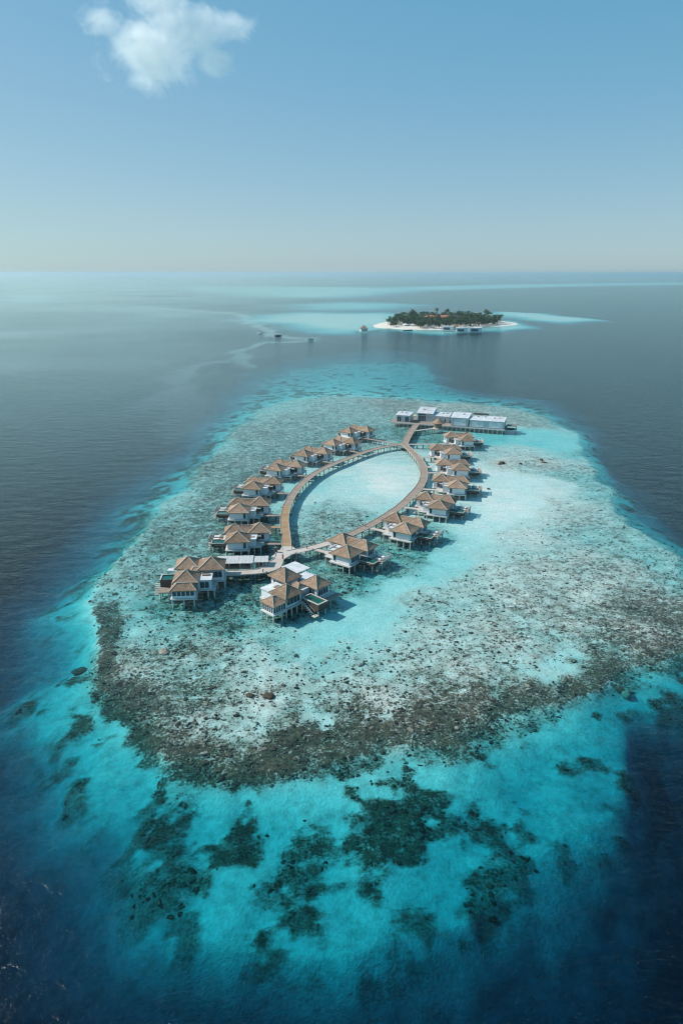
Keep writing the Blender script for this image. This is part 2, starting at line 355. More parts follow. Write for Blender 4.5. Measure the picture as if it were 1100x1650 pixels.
# ------------------------------------------------------------------ cloud
import bmesh
def cloud(loc, size, lobes):
    bm = bmesh.new(); bmesh.ops.create_icosphere(bm, subdivisions=3, radius=1.0)
    me = bpy.data.meshes.new('cloud'); bm.to_mesh(me); bm.free()
    o = link(bpy.data.objects.new('cloud', me)); o.location = loc; o.scale = size; o['kind'] = 'stuff'
    m = bpy.data.materials.new('cloud_vapour'); m.use_nodes = True; t = m.node_tree; t.nodes.clear()
    out = t.nodes.new('ShaderNodeOutputMaterial'); pv = t.nodes.new('ShaderNodeVolumePrincipled')
    oc = t.nodes.new('ShaderNodeTexCoord').outputs['Object']
    n = noise(t, mapping(t, oc, (1.3, .9, 1.0)), 2.7, 9, .66, .5)
    shape = None
    for (lx, ly, lz), r in lobes:
        v = t.nodes.new('ShaderNodeVectorMath'); v.operation = 'DISTANCE'; v.inputs[1].default_value = (lx, ly, lz)
        t.links.new(oc, v.inputs[0])
        f = math_(t, 'MULTIPLY_ADD', v.outputs['Value'], -1.0 / r, 1.0)
        shape = f if shape is None else math_(t, 'MAXIMUM', shape, f)
    d = math_(t, 'ADD', math_(t, 'MULTIPLY', shape, .62), math_(t, 'MULTIPLY_ADD', n, 1.5, -.93))
    d = math_(t, 'MULTIPLY', math_(t, 'MULTIPLY', d, 3.2, clamp=True), .0095)
    t.links.new(d, pv.inputs['Density']); pv.inputs['Color'].default_value = (1, .99, .98, 1); pv.inputs['Anisotropy'].default_value = .1
    t.links.new(pv.outputs[0], out.inputs['Volume']); me.materials.append(m)
    return o
cloud((-740, 3300, 1020), (455, 300, 300), [((-.1, 0, -.22), .62), ((-.05, .1, .42), .48), ((.22, 0, -.05), .5), ((.45, 0, -.4), .28), ((.62, 0, .0), .3), ((-.5, 0, .12), .27)])
cy.volume_step_rate = .35
# ------------------------------------------------------------------ building materials
def surf(name, c0, c1, scale=3.0, rough=.8, bump=0.0, stretch=(1, 1, 1), spec=.3, bscale=None):
    m, t, p = mat(name)
    oc = mapping(t, t.nodes.new('ShaderNodeTexCoord').outputs['Object'], stretch)
    n = noise(t, oc, scale, 5, .65)
    t.links.new(ramp(t, n, [(.3, c0), (.7, c1)]), p.inputs['Base Color'])
    p.inputs['Roughness'].default_value = rough; p.inputs['Specular IOR Level'].default_value = spec
    if bump:
        b = N(t, 'ShaderNodeBump', Strength=.8, Distance=bump)
        t.links.new(noise(t, oc, bscale or scale * 3, 4, .7), b.inputs['Height']); t.links.new(b.outputs['Normal'], p.inputs['Normal'])
    return m
M = {}
def vary(m, lo, hi):
    """each object of this material weathers a little differently"""
    t = m.node_tree; p = t.nodes['Principled BSDF']; src = p.inputs['Base Color'].links[0].from_socket
    r_ = t.nodes.new('ShaderNodeObjectInfo').outputs['Random']; k = math_(t, 'MULTIPLY_ADD', r_, hi - lo, lo)
    cb = t.nodes.new('ShaderNodeCombineXYZ'); [t.links.new(k, cb.inputs[i]) for i in range(3)]
    big = ramp(t, noise(t, t.nodes.new('ShaderNodeNewGeometry').outputs['Position'], .55, 4, .65), [(.35, .78), (.65, 1.08)])
    t.links.new(mixc(t, 1.0, mixc(t, 1.0, src, cb.outputs[0], 'MULTIPLY'), big, 'MULTIPLY'), p.inputs['Base Color']); return m
M['thatch'] = surf('palm_thatch', (.195, .13, .088), (.42, .30, .215), 2.2, 1.0, .12, (1, 1, .5), .05, 7); vary(M['thatch'], .84, 1.22)
M['ridge'] = surf('ridge_binding', (.36, .29, .23), (.55, .47, .39), 2, .95, .03)
M['white'] = surf('white_render', (.66, .68, .69), (.76, .77, .77), .8, .75, .0)
M['grey_wall'] = surf('grey_render', (.40, .45, .46), (.48, .53, .54), .8, .8)
M['concrete'] = surf('concrete', (.42, .41, .38), (.62, .61, .58), 1.6, .85, .02)
M['dark_wood'] = surf('dark_timber', (.045, .035, .028), (.12, .095, .075), 3, .8, .02, (1, 1, .3))
M['deck'] = surf('deck_timber', (.20, .155, .12), (.36, .29, .235), 1.8, .8, .02, (6, .6, 1))
M['pale_deck'] = surf('bleached_timber', (.42, .38, .33), (.58, .53, .47), 1.8, .85, .02, (6, .6, 1))
M['roof_white'] = surf('painted_roof', (.58, .60, .61), (.68, .69, .69), .5, .6); vary(M['roof_white'], .92, 1.08)
M['metal_grey'] = surf('weathered_sheet', (.36, .37, .37), (.62, .62, .60), 1.4, .7, .03, (6, .35, 1))
M['frame'] = surf('window_frame', (.60, .62, .63), (.70, .71, .71), 1, .6)
M['screen'] = surf('slatted_screen', (.15, .11, .085), (.30, .23, .18), 4, .8, .02, (1, 1, 5))
M['cushion'] = surf('cushion_fabric', (.68, .66, .62), (.78, .76, .72), 5, .9)
M['terracotta'] = surf('clay_tiles', (.30, .11, .06), (.46, .20, .11), 1.5, .9, .05)
M['red_cloth'] = surf('red_cloth', (.38, .03, .03), (.5, .06, .05), 6, .9)
M['skin'] = surf('skin', (.19, .105, .07), (.25, .14, .1), 6, .6)
M['hair'] = surf('hair', (.012, .01, .009), (.03, .025, .02), 20, .6)
m, t, p = mat('tinted_glass'); p.inputs['Base Color'].default_value = (.035, .065, .08, 1); p.inputs['Roughness'].default_value = .06
M['glass'] = m
m, t, p = mat('pool_water'); p.inputs['Base Color'].default_value = (.01, .10, .085, 1); p.inputs['Roughness'].default_value = .05
b = N(t, 'ShaderNodeBump', Strength=.3, Distance=.05); t.links.new(noise(t, None, 6, 3, .5), b.inputs['Height']); t.links.new(b.outputs['Normal'], p.inputs['Normal'])
M['pool'] = m
def walk_mat(name, c0, c1, c2):
    m, t, p = mat(name)
    al = attr(t, 'along')
    cb = t.nodes.new('ShaderNodeCombineXYZ'); t.links.new(al, cb.inputs[0])
    pos = t.nodes.new('ShaderNodeNewGeometry').outputs['Position']
    pl = noise(t, cb.outputs[0], 3.3, 2, .9); bay = noise(t, cb.outputs[0], .33, 1, .4)
    f = math_(t, 'ADD', math_(t, 'MULTIPLY', pl, .5), math_(t, 'ADD', math_(t, 'MULTIPLY', bay, .5), math_(t, 'MULTIPLY', noise(t, pos, .9, 4, .6), .3)))
    t.links.new(ramp(t, f, [(.45, c0), (.64, c1), (.85, c2)]), p.inputs['Base Color']); p.inputs['Roughness'].default_value = .85
    gap = math_(t, 'FRACT', math_(t, 'MULTIPLY', al, 5.0)); b = N(t, 'ShaderNodeBump', Strength=.7, Distance=.02)
    t.links.new(math_(t, 'GREATER_THAN', gap, .1), b.inputs['Height']); t.links.new(b.outputs['Normal'], p.inputs['Normal'])
    return m
M['walk_tan'] = walk_mat('boardwalk_tan', (.20, .15, .115), (.30, .23, .178), (.39, .305, .24))
M['walk_gold'] = walk_mat('boardwalk_golden', (.23, .145, .075), (.34, .22, .115), (.44, .30, .17))
M['walk_pale'] = walk_mat('boardwalk_bleached', (.36, .30, .255), (.50, .43, .375), (.60, .53, .47))

# ------------------------------------------------------------------ object helpers
class MB:
    def __init__(s): s.v = []; s.f = []
    def box(s, x0, x1, y0, y1, z0, z1):
        if x0 > x1: x0, x1 = x1, x0
        if y0 > y1: y0, y1 = y1, y0
        n = len(s.v); s.v += [(x, y, z) for z in (z0, z1) for y in (y0, y1) for x in (x0, x1)]
        s.f += [tuple(n + i for i in q) for q in ((0, 2, 3, 1), (4, 5, 7, 6), (0, 1, 5, 4), (2, 6, 7, 3), (0, 4, 6, 2), (1, 3, 7, 5))]; return s
    def bar(s, a, b, r, k=4):
        a, b = np.array(a, float), np.array(b, float); d = b - a; d /= np.linalg.norm(d) + 1e-9
        up = np.array((0, 0, 1.)) if abs(d[2]) < .9 else np.array((1., 0, 0)); u = np.cross(d, up); u /= np.linalg.norm(u); w = np.cross(d, u)
        n = len(s.v)
        for e in (a, b):
            for i in range(k):
                an = 2 * math.pi * (i + .5) / k; s.v.append(tuple(e + (u * math.cos(an) + w * math.sin(an)) * r))
        for i in range(k): s.f.append((n + i, n + (i + 1) % k, n + k + (i + 1) % k, n + k + i))
        s.f.append(tuple(n + i for i in range(k))[::-1]); s.f.append(tuple(n + k + i for i in range(k))); return s
    def poly(s, pts): n = len(s.v); s.v += [tuple(q) for q in pts]; s.f.append(tuple(range(n, n + len(pts)))); return s
    def hip(s, cx, cy, w, d, z0, z1, ridge=0.0, along='x', lip=.22):
        """hipped roof with a soft sag in each slope, a lip at the eave"""
        hw, hd = w / 2, d / 2
        if along == 'x': ra, rb = (cx - ridge / 2, cy), (cx + ridge / 2, cy)
        else: ra, rb = (cx, cy - ridge / 2), (cx, cy + ridge / 2)
        e = [(cx - hw, cy - hd), (cx + hw, cy - hd), (cx + hw, cy + hd), (cx - hw, cy + hd)]
        near = [ra, rb, rb, ra] if along == 'x' else [ra, ra, rb, rb]
        n = len(s.v); rings = []
        for t_, zz in ((0, 0), (.35, .30), (.7, .67)):
            rings.append([(e[i][0] + (near[i][0] - e[i][0]) * t_, e[i][1] + (near[i][1] - e[i][1]) * t_, z0 + (z1 - z0) * zz) for i in range(4)])
        rings.insert(0, [(x * .985 + cx * .015, y * .985 + cy * .015, z0 - lip) for x, y, z in rings[0]])
        for r_ in rings: s.v += r_
        s.v += [(ra[0], ra[1], z1), (rb[0], rb[1], z1)]
        for k in range(3):
            for i in range(4):
                a, b = n + k * 4 + i, n + k * 4 + (i + 1) % 4; s.f.append((a, b, b + 4, a + 4))
        q = n + 12; A, B = n + 16, n + 17
        tops = [(q, q + 1, B, A), (q + 1, q + 2, B), (q + 2, q + 3, A, B), (q + 3, q, A)] if along == 'x' else [(q, q + 1, A), (q + 1, q + 2, B, A), (q + 2, q + 3, B), (q + 3, q, A, B)]
        if ridge == 0: tops = [(q, q + 1, A), (q + 1, q + 2, A), (q + 2, q + 3, A), (q + 3, q, A)]
        s.f += tops; s.f.append((n + 3, n + 2, n + 1, n)); return s
    def mesh(s, name, mat=None, mirror=1):
        me = bpy.data.meshes.new(name)
        v = s.v if mirror == 1 else [(x, -y, z) for x, y, z in s.v]
        f = s.f if mirror == 1 else [tuple(reversed(q)) for q in s.f]
        me.from_pydata(v, [], f); me.update()
        if mat: me.materials.append(M[mat])
        return me
def put(name, me, parent=None, loc=(0, 0, 0), rz=0.0):
    o = bpy.data.objects.new(name, me); o.location = loc; o.rotation_euler = (0, 0, rz); return link(o, parent)
def thing(name, label, cat, loc=(0, 0, 0), rz=0.0, group=None):
    o = put(name, None, None, loc, rz); o.empty_display_size = .5; return tag(o, label, cat, group)
def tag(o, label, cat, group=None):
    o['label'] = label; o['category'] = cat
    if group: o['group'] = group
    return o
def copy_tree(o, parent=None):
    c = o.copy(); COL.objects.link(c)
    if parent is not None: c.parent = parent
    for ch in list(o.children): copy_tree(ch, c)
    return c
def ordinal(n): return ('first', 'second', 'third', 'fourth', 'fifth', 'sixth', 'seventh')[n]
STILT = MB().bar((0, 0, -3.0), (0, 0, 1.8), .19, 6).mesh('stilt', 'concrete')
POST = MB().bar((0, 0, -3.0), (0, 0, 1.75), .13, 5).mesh('post', 'dark_wood')

def roof_part(root, cx, cy, w, d, z0, z1, ridge=0, along='x', s=1):
    r = put('thatched_roof', MB().hip(cx, cy, w, d, z0, z1, ridge, along).mesh('thatched_roof', 'thatch', s), root)
    hw, hd = w / 2, d / 2
    ra, rb = ((cx - ridge / 2, cy), (cx + ridge / 2, cy)) if along == 'x' else ((cx, cy - ridge / 2), (cx, cy + ridge / 2))
    mb = MB()
    cor = [(cx - hw, cy - hd), (cx + hw, cy - hd), (cx + hw, cy + hd), (cx - hw, cy + hd)]
    near = [ra, rb, rb, ra] if along == 'x' else [ra, ra, rb, rb]
    for c, n_ in zip(cor, near):
        P = [(c[0] + (n_[0] - c[0]) * k, c[1] + (n_[1] - c[1]) * k, z0 + (z1 - z0) * zz + .03) for k, zz in ((0, 0), (.35, .3), (.7, .67), (1, 1))]
        for a_, b_ in zip(P, P[1:]): mb.bar(a_, b_, .13, 4)
    if ridge: mb.bar((ra[0], ra[1], z1 + .03), (rb[0], rb[1], z1 + .03), .17, 4)
    put('ridge_cap', mb.mesh('ridge_cap', 'ridge', s), r); return r
def window(root, cx, cy, z0, z1, wd, face, panes=2, s=1, name='window'):
    """face: '+x','-x','+y','-y' = outward side of the wall the window sits in"""
    fr, gl = MB(), MB(); th = .09
    def bx(mb, a0, a1, z_0, z_1, o0, o1):
        if face[1] == 'x':
            sg = 1 if face[0] == '+' else -1
            mb.box(cx + sg * o0, cx + sg * o1, cy + a0, cy + a1, z_0, z_1)
        else:
            sg = 1 if face[0] == '+' else -1
            mb.box(cx + a0, cx + a1, cy + sg * o0, cy + sg * o1, z_0, z_1)
    h = wd / 2
    bx(fr, -h, h, z0, z0 + th, -.03, .08); bx(fr, -h, h, z1 - th, z1, -.03, .08)
    for k in range(panes + 1):
        a_ = -h + (wd - th) * k / panes; bx(fr, a_, a_ + th, z0 + th, z1 - th, -.03, .08)
    w_ = put(name, fr.mesh('window', 'frame', s), root)
    for k in range(panes):
        g = MB(); a_ = -h + (wd - th) * k / panes + th; b_ = -h + (wd - th) * (k + 1) / panes
        bx(g, a_, b_, z0 + th, z1 - th, -.02, .03); put('pane', g.mesh('pane', 'glass', s), w_)
    return w_
def stilts(root, spots, s=1):
    for x, y in spots: put('stilt', STILT, root, (x, y * s, 0))

# ------------------------------------------------------------------ the regular water villa (x = away from the boardwalk)
FL = 2.05
def make_villa(s):
    root = put('water_villa', None)
    def part(name, mb, mt, parent=None): return put(name, mb.mesh(name, mt, s), parent or root)
    sl = MB().box(-3.3, 3.3, -3.3, 3.1, 1.72, FL); sl.box(3.303, 11.4, -2.9, 2.6, 1.73, FL - .004); sl.box(2.6, 9.9, 3.103, 10.2, 1.71, FL - .002); sl.box(-.8, 2.597, 3.103, 7.9, 1.74, FL - .01)
    part('floor_slab', sl, 'concrete')
    part('underfloor_shade', MB().box(-2.8, 2.8, -2.8, 2.6, 1.15, 1.715).box(3.7, 10.9, -2.4, 2.1, 1.16, 1.72).box(3.1, 9.4, 3.6, 9.7, 1.14, 1.705).box(-.4, 2.4, 3.5, 7.4, 1.17, 1.735), 'dark_wood')  # solid dark boxes added below the slabs to stand for the shade there
    part('wall', MB().box(-2.8, 2.8, -2.8, 2.6, FL, 5.0), 'white')
    part('wall', MB().box(5.2, 10.2, -2.3, 2.1, FL, 4.75), 'white')
    part('wall', MB().box(2.803, 5.197, -2.0, 1.6, FL, 4.6), 'white')
    part('wall', MB().box(3.3, 9.2, 3.9, 9.5, FL, 4.75), 'white')
    an = part('bath_annex', MB().box(.9, 3.297, 4.3, 7.3, FL, 4.25), 'white')
    part('flat_roof', MB().box(.6, 3.32, 4.0, 7.6, 4.253, 4.48), 'roof_white', an)
    part('parapet', MB().box(.6, .8, 4.0, 7.6, 4.483, 4.75).box(.803, 3.3, 4.0, 4.2, 4.483, 4.75), 'roof_white', an)
    part('roof_beam', MB().box(1.2, 2.8, 5.6, 6.1, 4.483, 4.68), 'screen', an)
    roof_part(root, 0, 0, 7.2, 7.0, 4.85, 7.15, 0, 'x', s)
    roof_part(root, 7.7, -.1, 6.6, 6.0, 4.6, 6.55, 1.3, 'x', s)
    roof_part(root, 4.3, -.1, 5.0, 5.0, 4.75, 6.15, 4.2, 'x', s)
    roof_part(root, 6.25, 6.7, 7.5, 7.2, 4.6, 6.85, 0, 'x', s)
    window(root, .2, 2.6, 2.4, 4.2, 3.4, '+y', 3, s); window(root, -2.8, .3, 2.4, 4.3, 2.2, '-x', 2, s)
    window(root, 9.2, 6.6, 2.3, 4.3, 3.8, '+x', 4, s); window(root, 3.3, 8.4, 2.3, 4.2, 1.2, '-x', 1, s)
    window(root, 4.1, 9.5, 2.3, 4.25, 1.0, '+y', 1, s, 'door'); window(root, 10.2, 0, 2.3, 4.2, 3.0, '+x', 3, s)
    part('slatted_screen', MB().box(.2, .85, 3.0, 3.12, FL, 4.1), 'screen'); part('slatted_screen', MB().box(3.0, 3.12, 2.7, 4.2, FL, 4.2), 'screen')
    part('awning', MB().poly([(-.6, 2.75, 4.5), (.7, 2.75, 4.5), (.7, 4.1, 4.0), (-.6, 4.1, 4.0)]).poly([(-.6, 4.1, 3.95), (.7, 4.1, 3.95), (.7, 2.75, 4.45), (-.6, 2.75, 4.45)]), 'ridge')
    part('terrace_deck', MB().box(-1.6, .88, 3.3, 6.9, FL + .004, FL + .12), 'pale_deck')
    part('terrace_deck', MB().box(9.3, 13.6, 2.2, 5.2, 1.75, 2.0).box(11.5, 15.6, -2.8, 2.15, 1.76, 2.02), 'deck')
    pl = part('plunge_pool', MB().box(9.4, 14.4, 2.3, 2.5, 1.2, 2.45).box(9.4, 14.4, 4.9, 5.1, 1.2, 2.45).box(9.4, 9.6, 2.503, 4.897, 1.2, 2.45).box(14.2, 14.4, 2.503, 4.897, 1.2, 2.45).box(9.603, 14.197, 2.503, 4.897, .9, 1.3), 'dark_wood')
    part('pool_surface', MB().box(9.603, 14.197, 2.503, 4.897, 2.1, 2.36), 'pool', pl)
    part('pool_coping', MB().box(9.35, 14.45, 5.103, 5.3, 2.3, 2.5).box(14.403, 14.6, 2.3, 5.3, 2.3, 2.5), 'pale_deck', pl)
    sc = MB()
    for k in range(9): sc.box(15.5, 15.58, -2.8 + k * .55, -2.8 + k * .55 + .38, 2.02, 2.95)
    sc.box(15.48, 15.6, -2.85, 2.0, 2.95, 3.03); part('deck_screen', sc, 'metal_grey')
    bl = MB()
    for k in range(8): bl.bar((11.6 + k * .56, -2.75, 2.0), (11.6 + k * .56, -2.75, 3.0), .03, 4)
    bl.bar((11.5, -2.75, 3.0), (15.6, -2.75, 3.0), .04, 4); part('balustrade', bl, 'frame')
    st = MB()
    for k in range(5): st.box(14.65 + k * .1, 15.75, 2.3 + k * .5, 2.75 + k * .5, 1.75 - k * .36, 1.85 - k * .36)
    part('steps', st, 'pale_deck')
    part('daybed', MB().box(12.2, 14.2, -1.6, -.6, 2.02, 2.45).box(12.2, 12.5, -1.6, -.6, 2.45, 2.8), 'cushion')
    part('daybed', MB().box(12.6, 14.3, .6, 1.4, 2.02, 2.4), 'cushion')
    stilts(root, [(-3.0, -3), (-3.0, 0), (-3.0, 2.8), (0, -3), (0, 2.8), (3, -2.7), (3.0, 9.9), (5.2, 9.9), (7.4, 9.9), (9.6, 9.9), (3.0, 6.7), (9.6, 7.4), (9.6, 4.4), (6, -2.6), (8.6, -2.6), (11.1, -2.6), (-.5, 7.6), (1.4, 7.6),
                  (11.2, 4.9), (14.0, 4.9), (14.0, 2.6), (15.3, -2.5), (15.3, 1.8), (12.6, -2.5), (5, 3.0)], s)
    return root
VILLAS = [('L', (-25.4, 198.7), 184), ('L', (-28.1, 224.5), 179), ('L', (-25.9, 250.0), 172), ('L', (-18.7, 274.0), 161), ('L', (-7.9, 295.8), 152), ('L', (5.0, 314.9), 144), ('L', (12.8, 340.7), 142),
          ('R', (.3, 189.9), 324), ('R', (17.5, 208.3), 331), ('R', (30.0, 230.6), 339), ('R', (38.6, 253.4), 349), ('R', (42.8, 276.9), 356), ('R', (43.4, 302.6), 359), ('R', (53.6, 327.8), 1)]
proto = {'L': make_villa(1), 'R': make_villa(-1)}; used = set(); villa_objs = []
cnt = {'L': 0, 'R': 0}
for sd, (x, y), an in VILLAS:
    o = proto[sd] if sd not in used else copy_tree(proto[sd]); used.add(sd)
    o.location = (x, y, 0); o.rotation_euler = (0, 0, R(an)); i = cnt[sd]; cnt[sd] += 1
    if sd == 'L': lab = 'thatched white water villa, %s from the golden boards along the arm facing open sea' % ordinal(i)
    else: lab = 'thatched white water villa, %s from the bleached fork along the arm facing the sandbank' % ordinal(i)
    tag(o, lab, 'villa', 'thatched villas around the oval boardwalk'); villa_objs.append((sd, i, x, y, an))

# ------------------------------------------------------------------ boardwalk
LEFT = [(462,886),(461,868),(459,852),(457.6,834),(462,815),(472.3,795),(487.6,777),(508,761.6),(533,749),(559,739),(589,727.5),(617,720),(645,716)]
RIGHT = [(650,715),(664,728),(674,738),(681,750),(683.6,762),(681,776),(672,789),(660,801),(651,810.5),(635,822.5),(611,838),(587,850.5),(563,862),(531,874.5),(502,883),(480,888),(464,891)]
STEM = [(651,716),(660,697),(671,683.5)]
SOUTH = [(462,888),(453,897),(444,907),(432,917),(418,921),(395,922.5),(358,924)]
BW_Z = 2.0
def resample(pts, step):
    P = [np.array(q, float) for q in pts]; 
    for _ in range(2):   # corner cutting, ends kept
        Q = [P[0]]
        for a_, b_ in zip(P, P[1:]): Q += [a_ * .75 + b_ * .25, a_ * .25 + b_ * .75]
        P = Q + [P[-1]]
    o = [P[0]]; acc = 0.0
    for a_, b_ in zip(P, P[1:]):
        L = np.linalg.norm(b_ - a_)
        while acc + L >= step:
            k = (step - acc) / L; a_ = a_ + (b_ - a_) * k; o.append(a_); L = np.linalg.norm(b_ - a_); acc = 0.0
        acc += L
    if np.linalg.norm(o[-1] - P[-1]) > .3: o.append(P[-1])
    return o
def strip(name, pts, width, z, mt, parent, thick=.22, rails=True, flare=None):
    n = len(pts); v = []; al = []; d = 0.0; left = []; right = []
    for i, q in enumerate(pts):
        tg = pts[min(i + 1, n - 1)] - pts[max(i - 1, 0)]; tg = tg / (np.linalg.norm(tg) + 1e-9); nr = np.array((-tg[1], tg[0]))
        if i: d += np.linalg.norm(q - pts[i - 1])
        h = width / 2 + (flare(i, n) if flare else 0)
        a_, b_ = q + nr * h, q - nr * h; left.append(a_); right.append(b_)
        v += [(a_[0], a_[1], z), (b_[0], b_[1], z), (b_[0], b_[1], z - thick), (a_[0], a_[1], z - thick)]; al += [d] * 4
    f = []
    for i in range(n - 1):
        k = i * 4
        for j in range(4): f.append((k + j, k + 4 + j, k + 4 + (j + 1) % 4, k + (j + 1) % 4))
    f += [(0, 1, 2, 3), tuple((n - 1) * 4 + j for j in (3, 2, 1, 0))]
    me = bpy.data.meshes.new(name); me.from_pydata(v, [], [tuple(reversed(q)) for q in f]); me.update(); me.materials.append(M[mt])
    at = me.attributes.new('along', 'FLOAT', 'POINT'); at.data.foreach_set('value', np.array(al, np.float32))
    o = put(name, me, parent)
    if rails:
        for side in (left, right):
            mb = MB()
            for a_, b_ in zip(side, side[1:]): mb.bar((a_[0], a_[1], z + .09), (b_[0], b_[1], z + .09), .1, 4)
            put('kerb_rail', mb.mesh('kerb_rail', 'pale_deck'), o)
    return left, right
bw = thing('boardwalk', 'long timber boardwalk on posts looping in an oval round the pale lagoon', 'boardwalk')
def g_(pts): return [np.array(G(px, py, BW_Z)) for px, py in pts]
ARM = {}
def vary(m, lo, hi):
    """each object of this material weathers a little differently"""
    t = m.node_tree; p = t.nodes['Principled BSDF']; src = p.inputs['Base Color'].links[0].from_socket
    r_ = t.nodes.new('ShaderNodeObjectInfo').outputs['Random']; k = math_(t, 'MULTIPLY_ADD', r_, hi - lo, lo)
    cb = t.nodes.new('ShaderNodeCombineXYZ'); [t.links.new(k, cb.inputs[i]) for i in range(3)]
    big = ramp(t, noise(t, t.nodes.new('ShaderNodeNewGeometry').outputs['Position'], .55, 4, .65), [(.35, .78), (.65, 1.08)])
    t.links.new(mixc(t, 1.0, mixc(t, 1.0, src, cb.outputs[0], 'MULTIPLY'), big, 'MULTIPLY'), p.inputs['Base Color']); return m
def arm(key, pts, mt, width=3.0, step=1.0, post_every=4, dz=0.0, flare=None):
    P = resample(g_(pts), step); ARM[key] = P
    l, r = strip('deck', P, width, BW_Z + dz, mt, bw, flare=flare)
    for i in range(1, len(P) - 1, post_every):
        for q, c in ((l[i], r[i]), (r[i], l[i])):
            e = q + (c - q) * .1; put('post', POST, bw, (e[0], e[1], 0))
        a_, b_ = l[i], r[i]; me = MB().bar((a_[0], a_[1], 1.66), (b_[0], b_[1], 1.66), .11, 4).mesh('crossbeam', 'dark_wood'); put('crossbeam', me, bw)
arm('LG', LEFT[:5], 'walk_gold', 2.8)
arm('L', LEFT[4:], 'walk_tan', 2.8, dz=.008)
arm('R', RIGHT[:-4], 'walk_tan', 3.0, dz=.004)
arm('RP', RIGHT[-5:], 'walk_pale', 3.1, dz=.012)
arm('S', STEM, 'walk_tan', 3.2, dz=.016)
arm('P', SOUTH, 'walk_pale', 3.0, dz=.02, flare=lambda i, n: 1.3 * max(0, 1 - abs(i - n * .42) / 5) + 1.6 * max(0, 1 - i / 6))
# filled corner at the southern fork
c0 = np.array(G(462, 887, BW_Z))
put('fork_deck', MB().poly([(c0[0] + a_, c0[1] + b_, BW_Z + .024) for a_, b_ in ((-1.7, 3.2), (-2.2, -.5), (-4.2, -4.6), (-2.2, -6.2), (1.5, -3.2), (5.5, -1.7), (5.2, 1.0), (2.6, 1.2), (1.5, 3.2))][::1]).mesh('fork_deck', 'pale_deck'), bw)
c1 = np.array(G(650, 715.5, BW_Z))
lp = put('landing', MB().box(c1[0] - 3.0, c1[0] + 2.4, c1[1] - 5.2, c1[1] + .5, BW_Z - .25, BW_Z - .02).mesh('landing', 'deck'), bw)

# ------------------------------------------------------------------ short walkways from the boardwalk to each villa
def walkway(a_, b_, width, mt, label, group, z=1.98, name='villa_walkway', rails=False):
    a_, b_ = np.array(a_, float), np.array(b_, float)
    w_ = thing(name, label, 'walkway', (a_[0], a_[1], 0), 0, group)
    P = resample([np.zeros(2), b_ - a_], 1.5)
    l, r = strip('deck', P, width, z, mt, w_, .18, rails)
    for i in range(1, len(P), 2):
        for q in (l[i], r[i]): put('post', POST, w_, (q[0] * .97 + P[i][0] * .03, q[1] * .97 + P[i][1] * .03, 0))
    return w_
cl = {'L': np.array(ARM['LG'] + ARM['L']), 'R': np.array(ARM['R'] + ARM['RP'])}
for sd, i, x, y, an in villa_objs:
    c, s_ = math.cos(R(an)), math.sin(R(an)); sg = 1 if sd == 'L' else -1
    def wp(lx, ly): ly *= sg; return np.array((x + c * lx - s_ * ly, y + s_ * lx + c * ly))
    st = wp(-1.65, 5.2); u = np.array((c, s_)); rel = cl[sd] - st
    lat = np.abs(rel @ np.array((-s_, c))) + 1000 * ((rel @ u) > 0)
    k = int(np.argmin(lat)); en = cl[sd][k]; d = st - en; en = en + d / np.linalg.norm(d) * 1.62
    mt = 'walk_tan' if sd == 'L' else 'walk_pale'
    walkway(en, st, 1.5, mt, 'narrow timber walkway to the %s villa from the %s' % (ordinal(i), 'golden boards, open sea arm' if sd == 'L' else 'bleached fork, sandbank arm'), 'villa walkways')
walkway(G(452, 849, 2), G(437, 849, 2), 2.0, 'walk_gold', 'short golden timber landing stub beside the first open sea villa', None)
walkway(G(684, 752, 2), G(696, 752.5, 2), 2.4, 'walk_pale', 'small pale landing stub beside the fifth villa of the sandbank arm', None)
